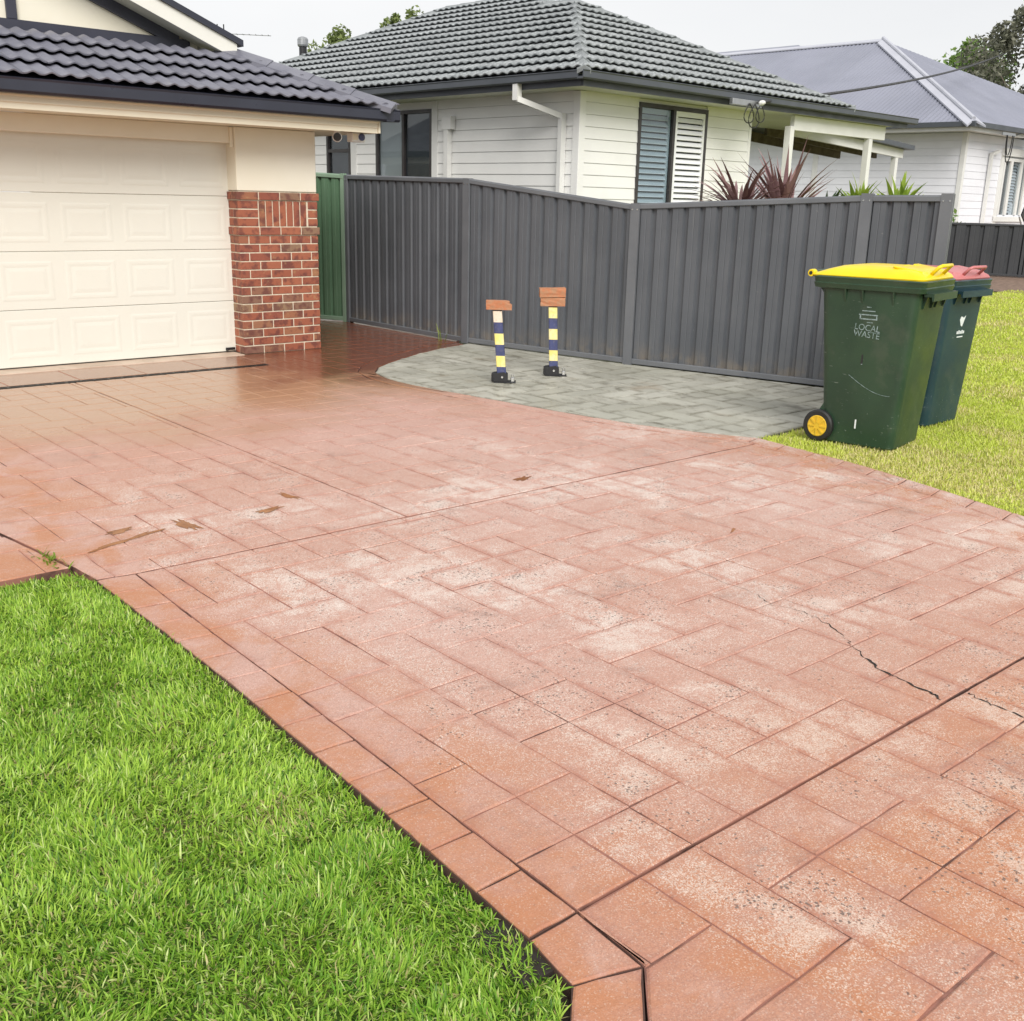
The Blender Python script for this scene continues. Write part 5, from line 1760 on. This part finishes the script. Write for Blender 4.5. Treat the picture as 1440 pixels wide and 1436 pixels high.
def wheelie_bin(loc, yaw, body_m, lid_m, hub_m, label, kind):
    """local: front faces -y, hinge and wheels at +y, width along x"""
    b = empty('wheelie_bin', loc, yaw, label=label, cat='bin', group='wheelie bins on the lawn')
    b.scale = (1.02, 1.02, 1.075 if kind == 'local' else 1.035)
    prof = [(0.0, 0.50, 0.48, 0.04, 0.0), (0.015, 0.525, 0.505, 0.05, 0.0), (0.30, 0.545, 0.558, 0.055, 0.005), (0.70, 0.575, 0.625, 0.06, 0.012), (1.02, 0.596, 0.675, 0.06, 0.02)]
    rings = [rrect(w, d, r, z, 5, 0, cy) for z, w, d, r, cy in prof]
    body = loft(rings, True, False).build('body', body_m, b, smooth=True)
    smooth_by_angle(body, 35)
    # rim: a stepped collar
    rim = [(1.015, 0.600, 0.690), (1.02, 0.640, 0.760), (1.05, 0.655, 0.775), (1.055, 0.645, 0.765), (1.075, 0.650, 0.770), (1.088, 0.660, 0.780), (1.095, 0.640, 0.76)]
    o = loft([rrect(w, d, 0.055, z, 5, 0, 0.03) for z, w, d in rim], True, True).build('rim', body_m, b)
    smooth_by_angle(o, 25)
    # stiffening ribs under the rim
    for x, y in ((-0.30, -0.16), (-0.30, 0.05), (-0.30, 0.17), (0.30, -0.16), (0.30, 0.05)):
        sg = -1 if x < 0 else 1
        MB().prism([(x, y, 1.02), (x + sg * 0.018, y, 1.02), (x - sg * 0.014, y, 0.90), (x - sg * 0.03, y, 0.90)], (0, 0.012, 0)).build('rib', body_m, b)
    for x in (-0.20, -0.04, 0.04, 0.20):
        MB().prism([(x, -0.315, 1.02), (x, -0.350, 1.02), (x, -0.322, 0.92), (x, -0.308, 0.92)], (0.012, 0, 0)).build('rib', body_m, b)
    # comb hanger under the front lip
    MB().prism([(-0.24, -0.33, 1.02), (-0.24, -0.395, 1.02), (-0.24, -0.395, 0.975), (-0.24, -0.385, 0.975), (-0.24, -0.38, 1.0), (-0.24, -0.33, 1.0)], (0.48, 0, 0)).build('lift_lip', body_m, b)
    # lid: domed, thin rim, hinge barrels at the back and a bar handle at the front
    lr = []
    for z, w, d, r, cy in ((1.092, 0.625, 0.775, 0.05, 0.05), (1.104, 0.635, 0.785, 0.055, 0.05), (1.122, 0.615, 0.755, 0.06, 0.045), (1.150, 0.54, 0.64, 0.08, 0.03), (1.166, 0.44, 0.50, 0.09, 0.02), (1.172, 0.22, 0.28, 0.09, 0.01)):
        lr.append([(x, y, z if y < 0.2 else z - (y - 0.2) * 0.10 * min(1, (z - 1.09) / 0.05)) for x, y, z in rrect(w, d, r, z, 5, 0, cy)])
    lid = loft(lr).build('lid', lid_m, b)
    smooth_by_angle(lid, 30)
    for x in (-0.19, 0.0, 0.19):
        MB().prism([(x - 0.05, -0.33, 1.112), (x - 0.05, -0.10, 1.165), (x - 0.05, -0.10, 1.178), (x - 0.05, -0.30, 1.150)], (0.10, 0, 0)).build('lid_ridge', lid_m, lid, bevel=0.006)
    MB().tube([(-0.12, -0.315, 1.125), (-0.12, -0.36, 1.175), (-0.10, -0.375, 1.185), (0.10, -0.375, 1.185), (0.12, -0.36, 1.175), (0.12, -0.315, 1.125)], 0.012, 8).build('lid_handle', lid_m, lid, smooth=True)
    for sx in (-1, 1):
        MB().lathe([(0.022, -0.03), (0.024, -0.025), (0.024, 0.025), (0.022, 0.03)], (sx * 0.27, 0.440, 1.105), (1, 0, 0), 14).build('hinge', lid_m, lid)
        MB().lathe([(0.012, -0.034), (0.012, 0.034)], (sx * 0.27, 0.440, 1.105), (1, 0, 0), 10).build('hinge_pin', M['rubber'], lid)
    MB().tube([(-0.24, 0.455, 1.105), (0.24, 0.455, 1.105)], 0.017, 10).build('grip_bar', body_m, b)
    for sx in (-1, 1):
        MB().prism([(sx * 0.20 - 0.02, 0.35, 1.06), (sx * 0.20 - 0.02, 0.35, 0.96), (sx * 0.20 - 0.02, 0.45, 1.085), (sx * 0.20 - 0.02, 0.45, 1.12)], (0.04, 0, 0)).build('grip_bracket', body_m, b)
    # axle and wheels
    MB().tube([(-0.26, 0.275, 0.105), (0.26, 0.275, 0.105)], 0.012, 8).build('axle', M['metal'], b)
    for sx in (-1, 1):
        cx = sx * 0.285
        w = MB().lathe([(0.070, -0.025), (0.098, -0.025), (0.108, -0.014), (0.108, 0.014), (0.098, 0.025), (0.070, 0.025)], (cx, 0.275, 0.108), (1, 0, 0), 28).build('wheel', M['rubber'], b)
        smooth_by_angle(w, 35)
        MB().lathe([(0.058, -0.0262), (0.066, -0.0275), (0.071, -0.0255), (0.071, 0.0255), (0.066, 0.0275), (0.058, 0.0262)], (cx, 0.275, 0.108), (1, 0, 0), 24).build('rim', hub_m, w)
        MB().lathe([(0.022, -0.030), (0.022, 0.030)], (cx, 0.275, 0.108), (1, 0, 0), 14).build('hub', hub_m, w)
        for k in range(8):
            a = 2 * math.pi * k / 8
            c, s_ = math.cos(a), math.sin(a)
            MB().bar((cx + sx * 0.028, 0.275 + 0.02 * c, 0.108 + 0.02 * s_), (cx + sx * 0.028, 0.275 + 0.066 * c, 0.108 + 0.066 * s_), 0.012, 0.010, up=(1, 0, 0)).build('spoke', hub_m, w)
        MB().prism([(cx - sx * 0.03 - 0.004, 0.18, 0.02), (cx - sx * 0.03 - 0.004, 0.30, 0.07), (cx - sx * 0.03 - 0.004, 0.30, 0.20), (cx - sx * 0.03 - 0.004, 0.24, 0.30)], (0.008, 0, 0)).build('wheel_bracket', body_m, b)
    if kind == 'local':
        # pale worn print and scuffs on the left side
        def side_x(z): return -float(np.interp(z, [0.0, 0.30, 0.70, 1.02], [0.2615, 0.2725, 0.2875, 0.298])) - 0.0012
        for body_, sz, z, y in (('LOCAL', 0.056, 0.765, 0.005), ('WASTE', 0.056, 0.722, 0.005)):
            me = text_mesh(body_, sz, 'lettering')
            me.materials.append(M['print'])
            o = link('lettering', me, b)
            o.location = (side_x(z) - 0.001, y, z)
            o.rotation_euler = (R(90), R(0), R(-90))
            o.rotation_euler = (Matrix.Rotation(R(-90), 3, 'Z') @ Matrix.Rotation(R(3.2), 3, 'Y') @ Matrix.Rotation(R(90), 3, 'X')).to_euler()
        mb = MB()
        for (y0, y1, z0, z1) in ((-0.05, 0.06, 0.835, 0.842), (-0.06, 0.07, 0.862, 0.869), (-0.04, 0.05, 0.887, 0.893), (-0.058, -0.05, 0.835, 0.869), (0.055, 0.063, 0.835, 0.869), (-0.01, 0.02, 0.912, 0.917), (-0.03, 0.01, 0.815, 0.820)):
            mb.box(side_x(z0) - 0.001, side_x(z0) + 0.003, y0, y1, z0, z1)
        mb.build('emblem', M['print'], b)
        for z0, z1, m_ in ((0.55, 0.61, M['blackplastic']), (0.545, 0.56, M['print']), (0.12, 0.18, M['print_w'])):
            MB().box(side_x((z0 + z1) / 2) - 0.0015, side_x((z0 + z1) / 2) + 0.004, 0.012, 0.022, z0, z1).build('slot_mark', m_, b)
        sc1 = []
        for k in range(19):
            t = k / 18
            sc1.append((side_x(0.46 - 0.10 * math.sin(t * 1.6)) - 0.0005, 0.10 - 0.30 * t, 0.47 - 0.11 * math.sin(t * 1.7)))
        MB().tube(sc1, 0.0014, 4).build('scratch', M['print'], b)
    else:
        # white mark on the front
        fy = lambda z: float(np.interp(z, [0.015, 0.30, 0.70, 1.02], [-0.2525, -0.274, -0.3005, -0.3175])) - 0.0015
        mb = MB()
        z = 0.80
        mb.prism([(-0.045, fy(z), z), (-0.022, fy(z), z - 0.042), (0.0, fy(z), z - 0.052), (0.018, fy(z), z - 0.02), (0.045, fy(z), z + 0.03), (0.012, fy(z), z + 0.012), (-0.01, fy(z), z + 0.022), (-0.03, fy(z), z + 0.024)], (0, 0.004, 0))
        mb.build('emblem', M['print_w'], b)
        mb = MB()
        for k in range(5):
            x = -0.06 + k * 0.025
            mb.box(x, x + 0.018, fy(0.705) - 0.0005, fy(0.705) + 0.004, 0.695, 0.715 + 0.006 * (k % 2))
        mb.box(-0.045, 0.045, fy(0.672) - 0.0005, fy(0.672) + 0.004, 0.668, 0.676)
        mb.build('lettering', M['print_w'], b)
    return b


wheelie_bin((6.96, 3.99, -0.012), R(10), M['bin_green'], M['lid_yellow'], M['hub_yellow'], 'dark green wheelie bin with a yellow lid and yellow hubbed wheels', 'local')
wheelie_bin((8.01, 4.25, -0.012), R(1), M['bin_teal'], M['lid_red'], M['rubber'], 'dark teal wheelie bin with a faded red lid, standing behind the green one', 'mark')

# ------------------------------------------------------------------ parking posts and the bricks on them
def parking_post(loc, lean, yaw, bands, label):
    p = empty('parking_post', loc, yaw, label=label, cat='bollard', group='folding parking posts on the grey pad')
    h = 0.555
    # hinged base: plate, two black cheeks, bolt and padlock
    MB().box(-0.075, 0.125, -0.065, 0.065, 0.0, 0.010).build('base_plate', M['blackplastic'], p, bevel=0.003)
    for sy in (-1, 1):
        MB().prism([(-0.085, sy * 0.052 - 0.008, 0.010), (0.050, sy * 0.052 - 0.008, 0.010), (0.050, sy * 0.052 - 0.008, 0.075), (0.020, sy * 0.052 - 0.008, 0.100), (-0.085, sy * 0.052 - 0.008, 0.085)], (0, 0.016, 0)).build('hinge_cheek', M['blackplastic'], p, bevel=0.003)
    MB().box(-0.10, -0.045, -0.055, 0.04, 0.010, 0.085).build('lock_box', M['blackplastic'], p, bevel=0.008)
    MB().tube([(0.0, -0.070, 0.055), (0.0, 0.070, 0.055)], 0.010, 10).build('hinge_bolt', M['chrome'], p)
    MB().box(0.078, 0.112, -0.045, -0.015, 0.010, 0.050).build('padlock', M['chrome'], p, bevel=0.005)
    MB().tube([(0.084, -0.03, 0.050), (0.084, -0.03, 0.075), (0.095, -0.03, 0.085), (0.106, -0.03, 0.075), (0.106, -0.03, 0.050)], 0.004, 6).build('padlock_shackle', M['chrome'], p)
    hw = 0.0415
    z = 0.045
    hts = []
    n = len(bands)
    dirv = Vector((math.tan(lean), 0, 1))
    cut = 0.605 / n
    for i, m_ in enumerate(bands):
        za = z + i * cut; zb = za + cut - 0.0004
        mb = MB()
        r0 = [(x + dirv.x * za, y, za) for x, y, _ in rrect(2 * hw, 2 * hw, 0.008, 0, 3)]
        r1 = [(x + dirv.x * zb, y, zb) for x, y, _ in rrect(2 * hw, 2 * hw, 0.008, 0, 3)]
        loft([r0, r1]).build('painted_band', m_, p)
    zt = z + 0.605
    MB().box(-0.042 + dirv.x * zt, 0.042 + dirv.x * zt, -0.042, 0.042, zt, zt + 0.012).build('cap', M['blackplastic'], p, bevel=0.004)
    return Vector(loc) + Matrix.Rotation(yaw, 3, 'Z') @ (dirv * (zt + 0.012))


Yb, Bl, Cr = M['post_yellow'], M['post_blue'], M['post_cream']
YA = R(-42)
top1 = parking_post((6.285, 7.36, 0.0), R(-5.0), YA, (Bl, Yb, Bl, Yb, Bl, Cr), 'striped parking post with a cream top band, nearer the garage, one brick on it')
top2 = parking_post((6.955, 7.385, 0.0), R(-2.5), YA, (Bl, Yb, Bl, Yb, Bl, Yb), 'striped parking post with a yellow top band, two bricks stacked on it')


def loose_brick(c, yaw, tilt, label, seed, dims=(0.232, 0.112, 0.078)):
    rr = random.Random(seed)
    a, b, h = dims
    mb = MB()
    nx, ny, nz = 5, 3, 2
    def P(i, j, k):
        x = a * (i / nx - 0.5); y = b * (j / ny - 0.5); z = h * (k / nz)
        return Vector((x, y, z))
    bm = bmesh.new()
    bmesh.ops.create_cube(bm, size=1.0)
    bmesh.ops.subdivide_edges(bm, edges=bm.edges[:], cuts=3, use_grid_fill=True)
    for v in bm.verts:
        v.co = Vector((v.co.x * a, v.co.y * b, (v.co.z + 0.5) * h))
        if v.co.z > 0.004:
            v.co += Vector((rr.uniform(-1, 1), rr.uniform(-1, 1), rr.uniform(-0.5, 0.5))) * 0.0032
    # chipped corner
    for v in bm.verts:
        if seed % 2 and v.co.x > a * 0.38 and v.co.z > h * 0.6: v.co.x -= 0.022; v.co.z -= 0.004
        if not seed % 2 and v.co.x > a * 0.42 and v.co.z < h * 0.2 and v.co.z > 0.003: v.co.x -= 0.012
    me = bpy.data.meshes.new('brick')
    bm.to_mesh(me); bm.free()
    o = link('brick', me, None, M['orange_brick'])
    o.location = c
    o.rotation_euler = (tilt[0], tilt[1], yaw)
    tag(o, label, 'brick')
    return o


loose_brick(top1 + Vector((0.01, -0.01, 0.0)), R(-40), (0, 0.01, 0), 'single orange brick balanced on the cream topped parking post', 3)
loose_brick(top2 + Vector((0.0, 0, 0.0)), R(-43), (0, -0.02, 0), 'lower orange brick of the pair on the yellow topped parking post', 4)
loose_brick(top2 + Vector((-0.005, 0.005, 0.083)), R(-38), (0, -0.035, 0), 'upper orange brick of the pair on the yellow topped parking post', 6, (0.245, 0.115, 0.083))

# ------------------------------------------------------------------ plants
def strap_leaf(root, base, az, L, w, lift, droop, mat, fold=0.25, name='leaf'):
    pts = []
    d = Vector((math.cos(az), math.sin(az), 0)); s = Vector((-d.y, d.x, 0))
    ang = lift
    p = Vector(base)
    n = 6
    rows = []
    for k in range(n + 1):
        t = k / n
        ww = w * (0.55 + 1.2 * t * (1 - t) * 1.6) * (1 - t ** 3) * 0.5 + 0.0008
        up = Vector((-math.sin(ang) * d.x, -math.sin(ang) * d.y, math.cos(ang)))
        rows.append((p - s * ww + up * ww * fold, p.copy(), p + s * ww + up * ww * fold))
        step = L / n
        p = p + (d * math.cos(ang) + Vector((0, 0, math.sin(ang)))) * step
        ang -= droop / n * (0.4 + 1.2 * t)
    vs = [q for r_ in rows for q in r_]
    fs = []
    for k in range(n):
        for j in range(2):
            fs.append((k * 3 + j, k * 3 + j + 1, k * 3 + 4 + j, k * 3 + 3 + j))
    o = MB().add(vs, fs).build(name, mat, root, smooth=True, recalc=False)
    return o


def strap_plant(name, loc, n, Lr, w, mats, label, cat, stem_h, seed, lift=(0.2, 1.45), droop=(0.4, 1.5)):
    rr = random.Random(seed)
    r_ = empty(name, loc, label=label, cat=cat)
    MB().tube([(0, 0, 0), (0.01, 0, stem_h * 0.5), (0, 0.01, stem_h)], [0.05, 0.04, 0.03], 8).build('stem', M['bark'], r_)
    for i in range(n):
        l = rr.uniform(*lift)
        strap_leaf(r_, (rr.gauss(0, 0.025), rr.gauss(0, 0.025), stem_h - rr.uniform(0.0, 0.12)), rr.uniform(0, 2 * math.pi), rr.uniform(*Lr), w * rr.uniform(0.8, 1.15), l, rr.uniform(*droop) * (1.3 - l / 1.6), rr.choice(mats))


cm = (M['cordyline'], M['cordyline'], M['cordyline_pale'])
strap_plant('cordyline', (9.66, 7.40, 0), 95, (0.55, 0.95), 0.048, cm, 'burgundy cordyline with spiky leaves over the fence, nearer the shuttered window', 'plant', 1.56, 5, (-0.15, 1.05))
strap_plant('cordyline', (9.98, 7.08, 0), 62, (0.60, 0.95), 0.06, cm + (M['cordyline_pale'],) * 2, 'taller pinkish cordyline with upright leaves, in front of the verandah post', 'plant', 1.46, 9, (0.2, 1.45), (0.1, 1.0))
strap_plant('strap_plant', (10.60, 6.55, 0), 40, (0.34, 0.50), 0.075, (M['strap'],), 'bright green broad leafed plant over the fence between the verandah posts', 'plant', 1.55, 12, (0.3, 1.45))
strap_plant('strap_plant', (10.86, 6.22, 0), 30, (0.34, 0.52), 0.075, (M['strap'],), 'bright green plant beside the thinner verandah post', 'plant', 1.58, 14, (0.4, 1.5))
strap_plant('strap_plant', (10.45, 6.85, 0), 14, (0.30, 0.42), 0.06, (M['darkstrap'],), 'small dark green agave like plant left of the thick verandah post', 'plant', 1.55, 15, (0.3, 1.3))


def weed(loc, n, L, w, spread, label, seed, lift):
    rr = random.Random(seed)
    r_ = empty('weed', loc, label=label, cat='weed')
    MB().tube([(0, 0, -0.01), (0.002, 0, 0.01)], 0.003, 5).build('stem', M['strap'], r_)
    for i in range(n):
        strap_leaf(r_, (rr.gauss(0, spread[0]), rr.gauss(0, spread[1]), -0.006), rr.uniform(0, 6.283), L * rr.uniform(0.5, 1), w, rr.uniform(*lift), rr.uniform(0.3, 1.2), M['strap'])


weed((1.405, 4.80, 0), 40, 0.055, 0.008, (0.016, 0.07), 'small green weed sprouting from the slab joint at the lawn corner', 3, (0.3, 1.3))
weed((7.54, 9.98, 0), 5, 0.24, 0.007, (0.03, 0.05), 'thin tall weed growing at the foot of the charcoal fence', 4, (1.0, 1.5))


def shrub(name, loc, rad, n, size, mat, label, seed, cat='plant'):
    rr = np.random.default_rng(seed)
    r_ = empty(name, loc, label=label, cat=cat)
    stem = MB()
    for k in range(5):
        a = k * 1.3
        stem.tube([(0, 0, 0), (0.3 * rad[0] * math.cos(a), 0.3 * rad[0] * math.sin(a), rad[2]), (0.6 * rad[0] * math.cos(a), 0.6 * rad[0] * math.sin(a), rad[2] * 1.7)], [0.02, 0.014, 0.006], 5)
    stem.build('stem', M['bark'], r_)
    leaf_cloud(r_, 'foliage', (0, 0, rad[2]), rad, n, size, mat, rr)


def leaf_cloud(parent, name, c, rad, n, size, mat, rr, clumps=26):
    cc_ = rr.normal(0, 1, (clumps, 3)); cc_ /= np.linalg.norm(cc_, axis=1)[:, None]
    cc_ *= rr.uniform(0.35, 1.0, clumps)[:, None] ** 0.6
    cr = rr.uniform(0.16, 0.36, clumps)
    idx = rr.integers(0, clumps, n)
    off = rr.normal(0, 1, (n, 3)); off /= np.linalg.norm(off, axis=1)[:, None]
    off *= (rr.uniform(0, 1, n) ** 0.45)[:, None]
    P = (cc_[idx] + off * cr[idx][:, None]) * np.asarray(rad)[None, :] + np.asarray(c)[None, :]
    a = rr.normal(0, 1, (n, 3)); a /= np.linalg.norm(a, axis=1)[:, None]
    b = rr.normal(0, 1, (n, 3)); b -= a * np.sum(a * b, 1)[:, None]; b /= np.linalg.norm(b, axis=1)[:, None]
    s = (size * rr.uniform(0.6, 1.3, n))[:, None]
    V = np.stack([P - a * s, P + b * s * 0.45, P + a * s, P - b * s * 0.45], 1).reshape(-1, 3)
    me = bpy.data.meshes.new(name)
    me.vertices.add(4 * n); me.vertices.foreach_set('co', V.astype(np.float32).ravel())
    me.loops.add(4 * n); me.loops.foreach_set('vertex_index', np.arange(4 * n, dtype=np.int32))
    me.polygons.add(n); me.polygons.foreach_set('loop_start', np.arange(n, dtype=np.int32) * 4); me.polygons.foreach_set('loop_total', np.full(n, 4, np.int32))
    me.update(calc_edges=True)
    return link(name, me, parent, mat)


shrub('shrub', (27.75, 14.25, 0), (0.30, 0.30, 0.78), 220, 0.08, M['leaf_light'], 'small light green shrub against the pale house, at the end of the charcoal fence', 41)
shrub('shrub', (28.6, 13.9, 0), (0.5, 0.5, 0.68), 160, 0.09, M['leaf_olive'], 'low dark leafed shrub showing just above the far dark fence', 42)


def tree(loc, h, rad, mat, n, size, label, seed):
    rr = np.random.default_rng(seed)
    t = empty('tree', loc, label=label, cat='tree', group='trees behind the houses')
    mb = MB()
    mb.tube([(0, 0, 0), (0.1, 0.05, h * 0.3), (0.0, 0.1, h * 0.62)], [0.28, 0.22, 0.13], 9)
    for k in range(7):
        a = k * 0.9 + seed
        z0 = h * (0.35 + 0.04 * k)
        mb.tube([(0, 0.05, z0), (rad[0] * 0.35 * math.cos(a), rad[0] * 0.35 * math.sin(a), z0 + h * 0.14), (rad[0] * 0.75 * math.cos(a), rad[0] * 0.75 * math.sin(a), z0 + h * 0.26)], [0.10, 0.065, 0.025], 6)
    mb.build('trunk', M['bark'], t)
    leaf_cloud(t, 'crown', (0, 0, h - rad[2]), rad, n, size, mat, rr, 34)


tree((34.4, 48.3, 0), 11.0, (1.6, 1.6, 2.2), M['leaf_mid'], 6000, 0.13, 'tree with a pale green crown just above the middle of the grey tiled roof', 61)
tree((31.6, 50.4, 0), 9.35, (1.9, 1.9, 2.4), M['leaf_mid'], 8000, 0.13, 'tree showing low over the left end of the grey tiled roof, by the flue', 62)
tree((52.9, 27.6, 0), 9.2, (2.2, 2.2, 2.8), M['leaf_light'], 8000, 0.14, 'bright green tree behind the right slope of the steel roof', 63)
tree((50.2, 22.6, 0), 10.3, (3.9, 3.9, 3.9), M['leaf_olive'], 17000, 0.13, 'large grey-green gum tree at the far right, above the steel roof', 64)

# ------------------------------------------------------------------ television antenna far behind
an = empty('television_antenna', (13.26, 26.64, 0), label='thin television antenna on a mast behind the garage roof', cat='antenna')
MB().tube([(0, 0, 0), (0, 0, 5.5)], 0.022, 8).build('mast', M['metal'], an)
MB().tube([(-0.15, 0.1, 5.42), (0.95, -0.75, 5.40)], 0.010, 6).build('boom', M['metal'], an)
for k in range(9):
    t = k / 8
    x, y = -0.10 + 1.0 * t, 0.06 - 0.78 * t
    hl = 0.10 if k > 1 else 0.22
    MB().tube([(x - 0.0, y, 5.41 - hl), (x, y, 5.41 + hl)] if k < 2 else [(x - 0.06, y - 0.08, 5.41), (x + 0.06, y + 0.08, 5.41)], 0.008 if k > 1 else 0.016, 5).build('element', M['cable'] if k < 2 else M['metal'], an)

# folding chair on the far porch
fc = empty('folding_chair', (32.9, 14.6, 0), TH, label='dark folding chair on the porch at the right edge, above the far fence', cat='chair')
MB().bar((-0.45, 0, 1.72), (0.25, 0, 1.25), 0.5, 0.04, up=(0, 1, 0)).build('backrest', M['blackplastic'], fc)
MB().box(0.2, 0.75, -0.25, 0.25, 1.14, 1.19).build('seat', M['blackplastic'], fc)
for sy in (-0.24, 0.24):
    MB().bar((-0.1, sy, 1.45), (0.7, sy, 0.70), 0.03, 0.03).build('leg', M['metal'], fc)
    MB().bar((0.7, sy, 1.16), (0.0, sy, 0.70), 0.03, 0.03).build('leg', M['metal'], fc)
tag(MB().box(30.4, 38.0, 12.6, 15.5, -0.16, 0.70).build('porch_floor', M['concrete']), kind='structure')
